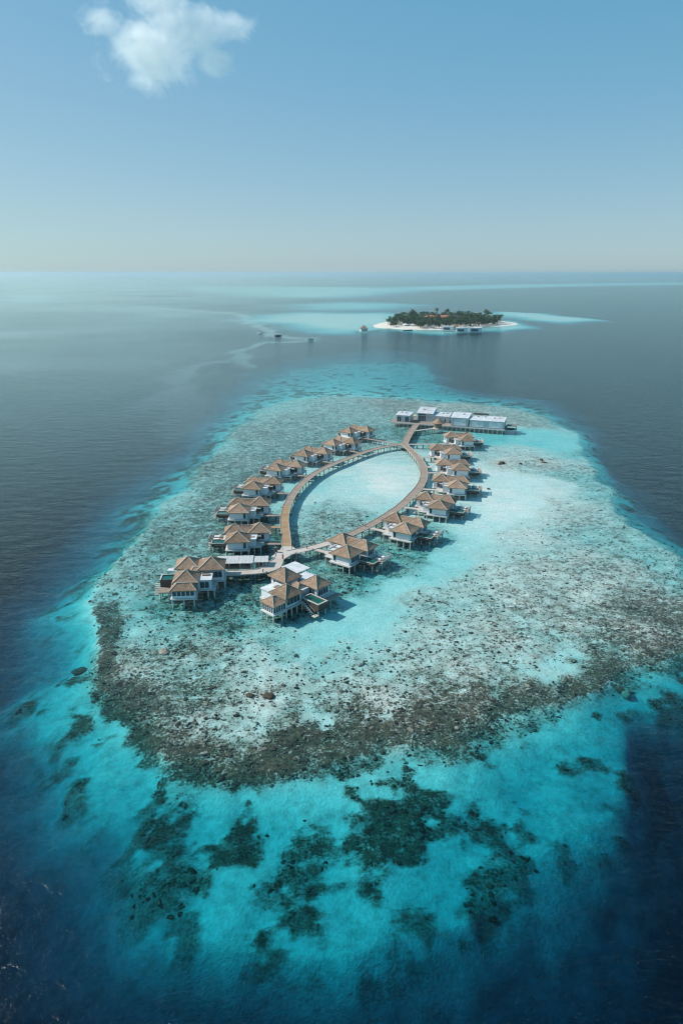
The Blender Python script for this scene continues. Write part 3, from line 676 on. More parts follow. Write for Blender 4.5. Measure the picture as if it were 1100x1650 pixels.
# ------------------------------------------------------------------ the two big residences at the south end
def make_residence_west():
    ox, oy = G(297, 976.4)
    root = thing('residence', 'large four-roofed residence beside the long grey shed, pool tower at its seaward side', 'villa', (ox, oy, 0), R(5))
    def part(name, mb, mt, parent=None): return put(name, mb.mesh(name, mt), parent or root)
    F = 2.1
    part('floor_slab', MB().box(-3.3, 3.3, -.3, 9.8, 1.75, F).box(-3.2, 3.6, 9.803, 19, 1.76, F - .004).box(3.303, 7.6, 4.6, 9.7, 1.77, F - .006).box(3.603, 9.8, 9.9, 16.6, 1.74, F + .05), 'concrete')
    part('underfloor_shade', MB().box(-2.8, 2.8, .3, 9.3, 1.2, 1.745).box(-2.7, 3.1, 10.3, 18.5, 1.21, 1.755).box(3.8, 7.1, 5.0, 9.3, 1.22, 1.765).box(4.1, 9.3, 10.4, 16.1, 1.19, 1.735), 'dark_wood')  # dark fill that paints the shadow between floor and water
    part('wall', MB().box(-2.7, 2.7, 3.4, 9.4, F, 5.0), 'white')
    part('wall', MB().box(-3.2, 2.2, 12.6, 18.3, F, 5.0), 'white')
    part('wall', MB().box(3.2, 9.2, 10.3, 16.0, F, 5.6), 'white')
    part('wall', MB().box(-1.6, 3.197, 9.403, 12.597, F, 4.4), 'grey_wall')
    an = part('terrace_block', MB().box(3.0, 6.5, 5.2, 9.6, F, 4.5), 'white')
    part('flat_roof', MB().box(2.72, 6.7, 5.0, 9.9, 4.503, 4.72), 'roof_white', an)
    part('roof_bench', MB().box(4.0, 6.0, 7.6, 8.6, 4.723, 5.0), 'screen', an)
    part('flat_roof', MB().box(3.0, 6.0, 16.2, 18.6, 4.9, 5.2), 'roof_white')
    # sun room
    sr = part('sun_room', MB().box(-2.9, 2.9, .1, 3.397, F, 2.75), 'white')
    for k in range(6): part('corner_post', MB().box(-2.9 + k * 1.12, -2.9 + k * 1.12 + .2, .1, .3, 2.75, 4.3), 'frame', sr)
    for k in range(5): part('pane', MB().box(-2.7 + k * 1.12, -1.783 + k * 1.12, .17, .22, 2.75, 4.25), 'glass', sr)
    part('curtain', MB().box(-2.3, -1.2, .5, .6, 2.75, 4.2).box(.6, 1.4, .5, .6, 2.75, 4.2), 'cushion', sr)
    roof_part(root, 0, 1.9, 6.7, 4.4, 4.35, 5.6, 3.4, 'x')
    roof_part(root, .1, 6.5, 6.7, 7.0, 4.95, 7.2); roof_part(root, -.5, 15.4, 6.8, 6.8, 4.95, 7.3)
    roof_part(root, 6.1, 13.1, 7.3, 7.2, 5.5, 7.95); roof_part(root, 2.2, 11.4, 3.6, 4.6, 4.9, 5.7, 1.5, 'x')
    window(root, 7.4, 10.3, 2.9, 4.8, 3.2, '-y', 3); window(root, 5.4, 5.2, 2.3, 4.2, 1.2, '-y', 1, 1, 'door'); window(root, 4.2, 5.2, 2.3, 4.2, 1.3, '-y', 1)
    window(root, 9.2, 13.4, 2.7, 4.8, 3.2, '+x', 3); window(root, -2.7, 6.4, 2.5, 4.4, 3.4, '-x', 3); window(root, 6.5, 7.4, 2.4, 4.2, 2.4, '+x', 2)
    pw = part('pool_tower', MB().box(-6.9, -3.4, 7.4, 10.8, 1.9, 2.2).box(-6.9, -6.7, 7.4, 10.8, 2.203, 4.1).box(-3.6, -3.4, 7.4, 10.8, 2.203, 4.1).box(-6.697, -3.603, 7.4, 7.6, 2.203, 4.1).box(-6.697, -3.603, 10.6, 10.8, 2.203, 4.1), 'dark_wood')
    part('pool_surface', MB().box(-6.697, -3.603, 7.603, 10.597, 3.4, 3.9), 'pool', pw)
    part('pool_coping', MB().box(-7.0, -6.68, 7.3, 10.9, 4.103, 4.2).box(-6.677, -3.3, 10.58, 10.9, 4.103, 4.2), 'roof_white', pw)
    part('side_deck', MB().box(-5.8, -2.75, 13.0, 14.6, 4.0, 4.2), 'roof_white')
    st = MB()
    for k in range(6): st.box(-8.4, -7.0, 8.6 - k * .55, 9.1 - k * .55, 2.3 - k * .34, 2.42 - k * .34)
    part('steps', st, 'pale_deck')
    part('garden_deck', MB().box(-7.0, -3.303, 4.0, 7.35, 1.8, 2.05), 'deck')
    stilts(root, [(-2.8, .1), (0, .1), (2.6, .1), (-2.8, 4), (2.8, 4), (-2.8, 8.6), (5.6, 5), (7.2, 5), (7.2, 9), (4.2, 10.2), (7.6, 10.2), (9.5, 10.2), (6.0, 10.2), (9.5, 13), (9.5, 16), (4.2, 16.2), (-2.7, 13), (-2.7, 18.5), (3, 18.5), (-6.6, 7.6), (-3.8, 7.6), (-6.6, 10.6), (-6.6, 4.4), (-4.4, 4.4)])
    return root
def make_residence_east():
    ox, oy = G(440.9, 1004.6)
    root = thing('residence', 'large residence with a raised green pool and glass corner room, beside the pale sheet-roofed shed', 'villa', (ox, oy, 0), R(46)); root.scale = (.87, 1, 1)
    def part(name, mb, mt, parent=None): return put(name, mb.mesh(name, mt), parent or root)
    F = 2.15
    part('floor_slab', MB().box(-.2, 4.6, -.3, 4.7, 1.85, F).box(4.603, 11.6, .1, 10.2, 1.84, F - .004).box(11.603, 17.4, 1.2, 13, 1.83, F - .008).box(17.403, 22.5, -2.0, 9.0, 1.82, F), 'concrete')
    part('underfloor_shade', MB().box(.4, 4.2, .3, 4.3, 1.3, 1.845).box(5.1, 11.1, .7, 9.8, 1.29, 1.835).box(12.0, 17.0, 1.7, 12.6, 1.28, 1.825).box(17.9, 22.0, -1.5, 8.5, 1.27, 1.815), 'dark_wood')  # added dark blocks, painted shade under the slabs
    part('wall', MB().box(5.0, 11.3, .7, 5.7, F, 5.0), 'white')
    part('wall', MB().box(11.3, 16.6, 6.9, 12.2, F, 5.7), 'white')
    part('wall', MB().box(15.6, 20.8, -.9, 4.2, F, 5.0), 'white')
    part('wall', MB().box(11.303, 15.597, 1.6, 6.897, F, 4.5), 'grey_wall')
    an = part('terrace_block', MB().box(4.9, 10.4, 5.703, 9.6, F, 4.6), 'white')
    part('flat_roof', MB().box(4.7, 10.7, 6.2, 9.8, 4.603, 4.82), 'roof_white', an)
    part('roof_bench', MB().box(7.6, 9.4, 6.6, 7.6, 4.823, 5.05), 'screen', an)
    a2 = part('terrace_block', MB().box(17.4, 21.8, 4.9, 8.5, F, 4.6), 'white')
    part('flat_roof', MB().box(17.2, 22.0, 4.7, 8.8, 4.603, 4.82), 'roof_white', a2)
    gr = part('glass_room', MB().box(.2, 4.997, .2, 4.4, F, 2.4), 'white')
    for k in range(6): part('corner_post', MB().box(.2, .36, .2 + k * .8, .36 + k * .8, 2.4, 4.35), 'frame', gr)
    for k in range(5): part('corner_post', MB().box(.2 + (k + 1) * .9, .36 + (k + 1) * .9, .2, .36, 2.4, 4.35), 'frame', gr)
    for k in range(5): part('pane', MB().box(.26, .3, .36 + k * .8, 1.0 + k * .8, 2.4, 4.3), 'glass', gr)
    for k in range(5): part('pane', MB().box(.36 + k * .9, 1.1 + k * .9, .26, .3, 2.4, 4.3), 'glass', gr)
    part('balcony_rail', MB().box(-.2, -.12, -.3, 4.7, F, 2.25).box(-.1, 4.6, -.3, -.22, F, 2.25), 'frame', gr)
    roof_part(root, 2.5, 2.3, 5.4, 5.4, 4.4, 5.85, .8, 'x')
    roof_part(root, 8.1, 3.1, 7.4, 6.4, 4.95, 7.2); roof_part(root, 14.0, 9.5, 6.9, 6.9, 5.65, 8.1)
    roof_part(root, 18.2, 1.6, 6.5, 6.4, 4.95, 7.2); roof_part(root, 13.6, 4.2, 3.4, 3.4, 4.7, 5.5, 1.0, 'y')
    window(root, 8.2, .7, 2.6, 4.6, 5.0, '-y', 4); window(root, 5.0, 8.0, 2.6, 4.3, 1.6, '-x', 2); window(root, 18.2, -.9, 2.5, 4.5, 4.2, '-y', 4)
    window(root, 15.6, .8, 2.5, 4.4, 2.2, '-x', 2); window(root, 11.3, 9.8, 2.8, 4.9, 3.0, '-x', 3); window(root, 20.8, 1.4, 2.5, 4.5, 3.0, '+x', 3)
    pw = part('pool_tower', MB().box(11.3, 14.7, -5.4, .4, 1.3, 1.6).box(11.3, 11.5, -5.4, .4, 1.603, 3.3).box(14.5, 14.7, -5.4, .4, 1.603, 3.3).box(11.503, 14.497, -5.4, -5.2, 1.603, 3.3).box(11.503, 14.497, .2, .4, 1.603, 3.3), 'dark_wood')
    part('pool_surface', MB().box(11.503, 14.497, -5.197, .197, 2.8, 3.2), 'pool', pw)
    part('pool_coping', MB().box(11.0, 11.45, -5.6, .6, 3.303, 3.42).box(14.55, 14.9, -5.6, .6, 3.303, 3.42).box(11.453, 14.547, -5.6, -5.22, 3.303, 3.42).box(11.453, 14.547, .22, .6, 3.303, 3.42), 'pale_deck', pw)
    st = MB()
    for k in range(7): st.box(9.7, 10.9, -1.0 - k * .55, -.5 - k * .55, 2.6 - k * .32, 2.72 - k * .32)
    st.bar((9.7, -.6, 3.5), (9.7, -4.6, 1.3), .07).bar((10.9, -.6, 3.5), (10.9, -4.6, 1.3), .07); part('steps', st, 'pale_deck')
    part('landing_deck', MB().box(9.4, 11.0, -5.8, -4.6, .45, .6), 'pale_deck')
    part('terrace_deck', MB().box(15.0, 23.0, -3.6, -2.03, 1.8, 2.0), 'deck')
    bl = MB()
    for k in range(12): bl.bar((21.6, -1.9 + k * .5, F), (21.6, -1.9 + k * .5, 3.3), .03)
    bl.bar((21.6, -1.9, 3.3), (21.6, 3.7, 3.3), .04); part('balustrade', bl, 'dark_wood')
    stilts(root, [(.1, .1), (.1, 2.4), (.1, 4.4), (3.2, .1), (5.2, .4), (7.2, .4), (9.2, .4), (11.2, .4), (8, 3), (5, 6), (5, 9.8), (8, 9.8), (11.6, -5.1), (14.4, -5.1), (11.6, -2), (14.4, -2), (17.6, -1.7), (20, -1.7), (22.2, -1.7), (22.2, 2), (22.2, 6), (22.2, 8.7), (14, 12.7), (17, 12.7), (15.2, -3.2), (18.5, -3.2)])
    return root
make_residence_west(); make_residence_east()
def shed(label, ox, oy, rz, segs, roof_mt, name='pavilion'):
    """open sided shed: raised deck, posts, sheet roof made of butted panels"""
    root = thing(name, label, 'shed', (ox, oy, 0), rz)
    for (x0, x1, y0, y1, zf, zb) in segs:
        n = max(1, round((x1 - x0) / 1.0))
        for k in range(n):
            a_ = x0 + (x1 - x0) * k / n; b_ = x0 + (x1 - x0) * (k + 1) / n - .035; dz = .03 * (k % 2) + random.uniform(-.012, .012)
            mb = MB(); v = [(a_, y0, zf + dz), (b_, y0, zf + dz), (b_, y1, zb + dz), (a_, y1, zb + dz)]
            mb.poly(v); mb.poly([(x, y, z - .08) for x, y, z in v][::-1])
            q = [(x, y, z - .08) for x, y, z in v]
            for i in range(4): mb.poly([v[i], q[i], q[(i + 1) % 4], v[(i + 1) % 4]])
            put('roof_panel', mb.mesh('roof_panel', roof_mt), root)
        put('floor_deck', MB().box(x0 + .5, x1 - .503, y0 + .6, y1 - .6, 1.7, 1.95).mesh('floor_deck', 'deck'), root)
        for k in range(4):
            x = x0 + .6 + (x1 - x0 - 1.2) * k / 3
            for y in (y0 + .7, y1 - .7): put('post', MB().bar((x, y, -3), (x, y, min(zf, zb) - .05), .15, 6).mesh('post', 'concrete'), root)
        put('store_wall', MB().box(x0 + 1.5, x1 - 1.5, y1 - 1.4, y1 - 1.2, 1.95, min(zf, zb) - .1).mesh('store_wall', 'dark_wood'), root)
    return root
gx, gy = G(347, 908.5, 3.6)
shed('long grey weathered shed with a stepped sheet roof beside the bleached walkway', gx, gy, R(2.5), [(0.0, 10.4, 0, 4.6, 3.6, 4.0), (10.43, 14.6, .9, 4.6, 3.5, 3.8)], 'metal_grey')
walkway(G(391, 920, 2), G(391, 909.5, 2), 1.9, 'walk_pale', 'short ramp from the bleached walkway to the long grey shed', None)
ox, oy = G(440.9, 1004.6); c, s_ = math.cos(R(46)), math.sin(R(46))
shed('square pale sheet-roofed shed behind the residence with the raised green pool', ox + c * 17.6 - s_ * 11.0, oy + s_ * 17.6 + c * 11.0, R(46), [(0, 5.2, 0, 6.2, 4.0, 4.1)], 'roof_white')

# ------------------------------------------------------------------ northern pier with flat roofed buildings
NA = R(-18.9); NO = np.array(G(631.5, 686.5))
def nloc(x, y): return (NO[0] + math.cos(NA) * x - math.sin(NA) * y, NO[1] + math.sin(NA) * x + math.cos(NA) * y)
pier = thing('pier_platform', 'broad concrete pier platform on posts carrying the flat white-roofed buildings', 'pier', (*nloc(0, 0), 0), NA)
put('deck', MB().box(-1.5, 32, 0, 19, 1.85, 2.2).box(32.003, 61, .2, 13, 1.84, 2.2).mesh('deck', 'deck'), pier)
put('edge_beam', MB().box(-1.5, 32, -.25, -.003, 1.7, 2.25).box(32.003, 61, -.1, .197, 1.7, 2.25).mesh('edge_beam', 'concrete'), pier)
for k in range(26):
    for y in (.4, 6.5, 12.4): put('stilt', STILT, pier, (-1 + k * 2.43, y, 0))
put('boat_landing', MB().box(61.003, 66.5, 3, 7.5, 1.6, 1.9).mesh('boat_landing', 'dark_wood'), pier)
put('landing_canopy', MB().box(61.2, 66.5, 3, 7.5, 3.6, 3.75).mesh('landing_canopy', 'screen'), pier)
for x, y in ((61.6, 3.2), (66.2, 3.2), (61.6, 7.2), (66.2, 7.2)): put('landing_post', MB().bar((x, y, -3), (x, y, 3.6), .14, 5).mesh('landing_post', 'concrete'), pier)
def flat_building(label, x0, x1, y0, depth, h, tilt, wall, front):
    X, Y = nloc(x0, y0); wd = x1 - x0
    root = thing('flat_roofed_building', label, 'building', (X, Y, 2.2), NA, 'flat roofed pier buildings')
    mb = MB(); v = [(0.0, 0, 0), (wd, 0, 0), (wd, depth, 0), (0.0, depth, 0)]
    tp = [(0.0, 0, h), (wd, 0, h), (wd, depth, h + tilt), (0.0, depth, h + tilt)]
    for i in range(4): mb.poly([v[i], v[(i + 1) % 4], tp[(i + 1) % 4], tp[i]])
    mb.poly(tp); put('wall', mb.mesh('wall', wall), root)
    mb = MB(); o_ = .45; za, zb = h + .03, h + tilt + .03
    q = [(-.35, -o_, za - o_ * tilt / depth), (wd + .1, -o_, za - o_ * tilt / depth), (wd + .1, depth + .3, zb), (-.35, depth + .3, zb)]
    q2 = [(x, y, z + .22) for x, y, z in q]
    mb.poly(q2); mb.poly(q[::-1])
    for i in range(4): mb.poly([q[i], q[(i + 1) % 4], q2[(i + 1) % 4], q2[i]])
    rf_ = put('flat_roof', mb.mesh('flat_roof', 'roof_white'), root)
    slope = lambda y: za + .22 + y * tilt / depth
    for k in range(1, 8):
        xk = wd * k / 8; put('roof_seam', MB().bar((xk, -.4, slope(-.4) + .02), (xk, depth + .25, slope(depth + .25) + .02), .05, 4).mesh('roof_seam', 'metal_grey'), rf_)
    for k in range(2):
        xk, yk = wd * random.uniform(.2, .8), depth * random.uniform(.45, .8); put('roof_vent', MB().box(xk, xk + .9, yk, yk + .8, slope(yk) - .05, slope(yk) + .55).mesh('roof_vent', 'metal_grey'), rf_)
    if front == 'panel':
        put('wall_panel', MB().box(wd * .16, wd * .86, -.12, -.003, .5, h - .5).mesh('wall_panel', 'roof_white'), root)
        put('service_duct', MB().box(.1, wd * .1, -.1, -.003, .1, h - .2).mesh('service_duct', 'grey_wall'), root)
    elif front == 'glazed':
        window(root, wd * .3, 0, .2, h - 1.2, wd * .5, '-y', 5); window(root, wd * .3, 0, h - 1.1, h - .2, wd * .5, '-y', 2)
    elif front == 'open':
        window(root, wd * .22, 0, .1, h - .6, wd * .3, '-y', 2); window(root, wd * .78, 0, .1, h - .6, wd * .28, '-y', 2)
    else:
        window(root, wd * .4, 0, .2, 1.4, 2.2, '-y', 2); window(root, wd * .75, 0, .2, 2.2, 1.0, '-y', 1, 1, 'door')
    return root
flat_building('small flat-roofed grey bar with two openings at the end of the pier by the terrace', 1.6, 9.4, 2.2, 7.5, 3.7, .5, 'grey_wall', 'open')
flat_building('tall flat-roofed building with a white-framed glazed front facing the boardwalk', 12.4, 21.2, 7.0, 9.5, 4.6, 1.6, 'grey_wall', 'glazed')
flat_building('low flat-roofed building joined to the tall glazed one, plain grey wall', 21.24, 30.2, 7.0, 8.0, 3.5, .6, 'grey_wall', 'plain')
flat_building('tall flat-roofed building with a white wall panel beside the blue parasol gap', 32.4, 41.6, .6, 10, 4.6, .9, 'grey_wall', 'panel')
flat_building('flat-roofed building with a white wall panel, between two with white panels', 42.2, 51.0, .6, 8.6, 3.9, .4, 'grey_wall', 'panel')
flat_building('flat-roofed building with a white wall panel next to the boat landing', 51.04, 60.4, .6, 9.6, 3.9, .6, 'grey_wall', 'panel')
# terrace furniture on the pier
def parasol(label, x, y, mt, r=1.6):
    o = thing('parasol', label, 'parasol', (*nloc(x, y), 2.2), 0, 'parasols on the pier')
    put('pole', MB().bar((0, 0, 0), (0, 0, 2.6), .04, 5).mesh('pole', 'frame'), o)
    mb = MB(); rim = [(r * math.cos(k * math.pi / 4), r * math.sin(k * math.pi / 4), 2.15) for k in range(8)]
    for k in range(8): mb.poly([rim[k], rim[(k + 1) % 8], (0, 0, 2.75)]); mb.poly([rim[(k + 1) % 8], rim[k], (0, 0, 2.6)])
    put('canopy', mb.mesh('canopy', mt), o)
M['teal_cloth'] = surf('teal_cloth', (.08, .30, .36), (.12, .38, .44), 5, .9); M['sand_cloth'] = surf('sand_cloth', (.52, .42, .32), (.62, .52, .42), 5, .9)
parasol('teal parasol in the gap between the low building and the tall panelled one', 31.0, 8.0, 'teal_cloth')
for x, y, l in ((10.9, 4.2, 'sand coloured parasol beside the end bar'), (11.4, 8.2, 'sand coloured parasol close to the glazed front'), (10.4, 11.6, 'sand coloured parasol at the back of the terrace')): parasol(l, x, y, 'sand_cloth', 1.3)
pg = thing('pergola', 'dark slatted pergola behind the panelled flat-roofed building', 'pergola', (*nloc(42.4, 11.0), 2.2), NA)
for k in range(9): put('slat', MB().box(0, 8.4, k * .5, k * .5 + .22, 4.9, 5.05).mesh('slat', 'dark_wood'), pg)
for x in (.2, 4.2, 8.2):
    for y in (.2, 4.0): put('post', MB().bar((x, y, 0), (x, y, 4.9), .12, 5).mesh('post', 'concrete'), pg)
# round hut
hx, hy = G(706, 697.5); hx, hy = hx, hy + 2.5
hut = thing('round_hut', 'small round thatched hut on stilts between the boardwalk stem and the pier', 'hut', (hx, hy, 0))
mb = MB(); K = 14
for (r0, z0), (r1, z1) in (((3.5, 4.9), (2.3, 5.75)), ((2.3, 5.75), (1.1, 6.7)), ((1.1, 6.7), (.02, 7.7))):
    for k in range(K):
        a0, a1 = 2 * math.pi * k / K, 2 * math.pi * (k + 1) / K
        mb.poly([(r0 * math.cos(a0), r0 * math.sin(a0), z0), (r0 * math.cos(a1), r0 * math.sin(a1), z0), (r1 * math.cos(a1), r1 * math.sin(a1), z1), (r1 * math.cos(a0), r1 * math.sin(a0), z1)])
mb.poly([(3.45 * math.cos(-2 * math.pi * k / K), 3.45 * math.sin(-2 * math.pi * k / K), 4.75) for k in range(K)])
rf = put('conical_roof', mb.mesh('conical_roof', 'thatch'), hut); put('finial', MB().bar((0, 0, 7.5), (0, 0, 8.1), .12, 6).mesh('finial', 'ridge'), rf)
put('wall', MB().bar((0, 0, 2.1), (0, 0, 4.9), 2.0, 12).mesh('wall', 'screen'), hut); put('floor_slab', MB().bar((0, 0, 1.8), (0, 0, 2.1), 2.9, 12).mesh('floor_slab', 'concrete'), hut)
for k in range(6): put('stilt', STILT, hut, (2.4 * math.cos(k * 1.047), 2.4 * math.sin(k * 1.047), 0))
walkway(G(665, 694.5, 2), (hx - 2.6, hy - .3), 1.4, 'walk_pale', 'narrow pale walkway from the boardwalk stem to the round hut', None)

# ------------------------------------------------------------------ small things by the boardwalk
for i, (px, py, l) in enumerate(((424, 921.5, 'low dark lamp bollard on the bleached walkway, near the grey shed ramp'), (429.6, 925, 'low dark lamp bollard on the bleached walkway, beside the residence roof'), (494.5, 883.5, 'low dark lamp bollard on the bleached arm, near the fork'), (503.5, 888, 'low dark lamp bollard at the first sandbank-arm walkway'), (588.5, 848.5, 'low dark lamp bollard at the second sandbank-arm walkway'))):
    b_ = thing('lamp_bollard', l, 'bollard', (*G(px, py, 2.1), 2.03), 0, 'lamp bollards on the boardwalk')
    put('column', MB().bar((0, 0, 0), (0, 0, .75), .13, 8).mesh('column', 'dark_wood'), b_); put('cap', MB().bar((0, 0, .75), (0, 0, .85), .2, 8).mesh('cap', 'dark_wood'), b_)
px_, py_ = G(444.6, 899.5, 0)
mp = thing('mooring_pile', 'dark timber mooring pile standing in the water beside the bleached fork', 'pile', (px_, py_, 0))
put('shaft', MB().bar((0, 0, -3), (0, 0, 3.4), .42, 8).mesh('shaft', 'dark_wood'), mp); put('collar', MB().bar((0, 0, 3.4), (0, 0, 3.55), .46, 8).mesh('collar', 'screen'), mp)
# person in red on the boardwalk
def person(loc, rz):
    J = {'pel': ((0, 0, .95), .13), 'wai': ((0, .01, 1.1), .115), 'che': ((0, 0, 1.33), .14), 'nec': ((0, 0, 1.5), .055), 'hea': ((0, .02, 1.63), .095), 'top': ((0, .01, 1.73), .075)}
    E = [('pel', 'wai'), ('wai', 'che'), ('che', 'nec'), ('nec', 'hea'), ('hea', 'top')]
    for n_, sg in (('l', -1), ('r', 1)):
        J.update({n_ + 'sh': ((.18 * sg, 0, 1.42), .055), n_ + 'el': ((.25 * sg, -.03, 1.13), .042), n_ + 'wr': ((.24 * sg, .08, .9), .03), n_ + 'ha': ((.235 * sg, .12, .8), .035),
                  n_ + 'hi': ((.09 * sg, 0, .9), .09), n_ + 'kn': ((.1 * sg, .05 * sg, .5), .06), n_ + 'an': ((.1 * sg, .06 * sg - .02, .09), .04), n_ + 'to': ((.11 * sg, .06 * sg + .14, .04), .035)})
        E += [('che', n_ + 'sh'), (n_ + 'sh', n_ + 'el'), (n_ + 'el', n_ + 'wr'), (n_ + 'wr', n_ + 'ha'), ('pel', n_ + 'hi'), (n_ + 'hi', n_ + 'kn'), (n_ + 'kn', n_ + 'an'), (n_ + 'an', n_ + 'to')]
    ks = list(J); me = bpy.data.meshes.new('person'); me.from_pydata([J[k][0] for k in ks], [(ks.index(a_), ks.index(b_)) for a_, b_ in E], []); me.materials.append(M['skin'])
    o = put('person', me, None, loc, rz); sk = o.modifiers.new('skin', 'SKIN'); sub = o.modifiers.new('sub', 'SUBSURF'); sub.levels = sub.render_levels = 2
    for i, k in enumerate(ks): r_ = J[k][1]; me.skin_vertices[0].data[i].radius = (r_, r_); me.skin_vertices[0].data[i].use_root = (k == 'pel')
    tag(o, 'person in a long red dress walking on the bleached boardwalk by the fork', 'person')
    mb = MB(); K = 12; prof = [(.05, 1.5), (.19, 1.43), (.175, 1.3), (.14, 1.1), (.18, .92), (.22, .6), (.27, .25)]
    for (r0, z0), (r1, z1) in zip(prof, prof[1:]):
        for k in range(K):
            a0, a1 = 2 * math.pi * k / K, 2 * math.pi * (k + 1) / K
            mb.poly([(r0 * math.cos(a0), r0 * .8 * math.sin(a0), z0), (r1 * math.cos(a0), r1 * .8 * math.sin(a0), z1), (r1 * math.cos(a1), r1 * .8 * math.sin(a1), z1), (r0 * math.cos(a1), r0 * .8 * math.sin(a1), z0)])
    put('dress', mb.mesh('dress', 'red_cloth'), o)
    bm = bmesh.new(); bmesh.ops.create_icosphere(bm, subdivisions=2, radius=.118); hm = bpy.data.meshes.new('hair')
    for v in bm.verts:
        if v.co.y > .05 and v.co.z < .06: v.co *= .8
        if v.co.y < 0 and v.co.z < 0: v.co.z *= 1.7
    bm.to_mesh(hm); bm.free(); hm.materials.append(M['hair']); put('hair', hm, o, (0, 0, 1.68))
person((*G(455.8, 901.3, 2.05), 2.045), R(150))
# ------------------------------------------------------------------ coral rubble and heads on the reef
def ico():
    bm = bmesh.new(); bmesh.ops.create_icosphere(bm, subdivisions=1, radius=1.0); bm.verts.ensure_lookup_table()
    v = np.array([q.co[:] for q in bm.verts]); f = np.array([[q.index for q in p_.verts] for p_ in bm.faces]); bm.free(); return v, f
IV, IF = ico()
def lumps(name, px, py, size, flat, lift, mt_name):
    n = len(px); d, c = seabed(px, py)
    sc = size[:, None, None] * rng.uniform(.65, 1.3, (n, len(IV), 1))
    an = rng.uniform(0, 6.283, n); st = rng.uniform(.6, 1.5, n)
    v = IV[None] * sc
    x = v[..., 0] * st[:, None]; y = v[..., 1] / st[:, None]
    X = x * np.cos(an)[:, None] - y * np.sin(an)[:, None] + px[:, None]; Y = x * np.sin(an)[:, None] + y * np.cos(an)[:, None] + py[:, None]
    Z = v[..., 2] * flat[:, None] - d[:, None] + (size * flat * lift)[:, None]
    Z = np.minimum(Z, -.03)
    me = mesh_np(name, np.stack([X, Y, Z], -1).reshape(-1, 3), (IF[None] + (np.arange(n) * len(IV))[:, None, None]).reshape(-1, 3), smooth=False)
    tone = np.repeat(rng.random(n), len(IV)); a_ = me.attributes.new('tone', 'FLOAT', 'POINT'); a_.data.foreach_set('value', tone.astype(np.float32))
    o = link(bpy.data.objects.new(name, me)); o['kind'] = 'stuff'; me.materials.append(mt_name); return o
m, t, p = mat('coral_rubble')
tn = attr(t, 'tone'); pos = t.nodes.new('ShaderNodeNewGeometry').outputs['Position']
f = math_(t, 'ADD', math_(t, 'MULTIPLY', tn, .75), math_(t, 'MULTIPLY', noise(t, pos, 3.0, 3, .7), .3))
t.links.new(ramp(t, f, [(.15, (.022, .02, .016)), (.4, (.065, .055, .04)), (.62, (.12, .105, .075)), (.8, (.23, .21, .165)), (.98, (.40, .37, .31))]), p.inputs['Base Color'])
p.inputs['Roughness'].default_value = 1; p.inputs['Specular IOR Level'].default_value = 0
CORAL = m
m, t, p = mat('coral_heads')
tn = attr(t, 'tone'); pos = t.nodes.new('ShaderNodeNewGeometry').outputs['Position']
f = math_(t, 'ADD', math_(t, 'MULTIPLY', tn, .6), math_(t, 'MULTIPLY', noise(t, pos, 2.0, 4, .7), .45))
t.links.new(ramp(t, f, [(.2, (.02, .022, .016)), (.5, (.06, .06, .042)), (.85, (.12, .12, .085))]), p.inputs['Base Color'])
p.inputs['Roughness'].default_value = 1; p.inputs['Specular IOR Level'].default_value = 0
HEADS = m
def scatter(n, x0, x1, y0, y1, fn):
    x = rng.uniform(x0, x1, n); y = y0 * (y1 / y0) ** rng.random(n)
    d, c = seabed(x, y); k = fn(x, y, d, c) > rng.random(n); return x[k], y[k]
fld = lambda x, y: sstep(.40, .62, fbm(x, y, 3.0, 3, 91)) * .8 + .2
x, y = scatter(200000, -110, 190, 78, 330, lambda x, y, d, c: np.clip(c * 1.5 - .3, 0, 1) * fld(x, y) * (d < 1.4) * (.5 + .3 * (y < 200)))
x, y = x[:50000], y[:50000]
s_ = np.clip(rng.lognormal(-1.55, .4, len(x)), .1, .6); lumps('coral_rubble', x, y, s_, rng.uniform(.5, .9, len(x)), .15, CORAL)
x, y = scatter(45000, -90, 120, 70, 165, lambda x, y, d, c: .32 * np.clip(c, 0, 1) ** 3 * (d > .7) * (d < 7))
s_ = np.clip(rng.lognormal(-1.25, .4, len(x)), .12, .65); lumps('coral_garden', x, y, s_, rng.uniform(.35, .6, len(x)), .05, HEADS)

# separate boulders that can be picked out
m = surf('reef_rock', (.025, .021, .016), (.10, .08, .058), 1.2, .9, .1); M['rock'] = m
M['pale_rock'] = surf('pale_coral_head', (.17, .15, .11), (.38, .35, .29), 1.6, .95, .1)
def boulder(label, px, py, r, h, mt, under, group):
    x, y = G(px, py); bm = bmesh.new(); bmesh.ops.create_icosphere(bm, subdivisions=3, radius=1.0)
    for v in bm.verts:
        k = 1 + .35 * (vnoise(np.array([v.co.x * 2 + px]), np.array([v.co.y * 2 + v.co.z * 3 + py]), 5)[0] - .5) + .3 * (vnoise(np.array([v.co.x * 5 + py]), np.array([v.co.y * 5 - v.co.z * 4]), 8)[0] - .5)
        v.co = (v.co.x * r * k * 1.2, v.co.y * r * k * .85, v.co.z * h * k)
    me = bpy.data.meshes.new('reef_boulder'); bm.to_mesh(me); bm.free(); me.materials.append(M[mt])
    for pl in me.polygons: pl.use_smooth = True
    d, _ = seabed(np.array([x]), np.array([y]))
    tag(put('reef_boulder', me, None, (x, y, -float(d[0]) + h * .2 if under else -h * .15), random.random() * 6), label, 'rock', group)
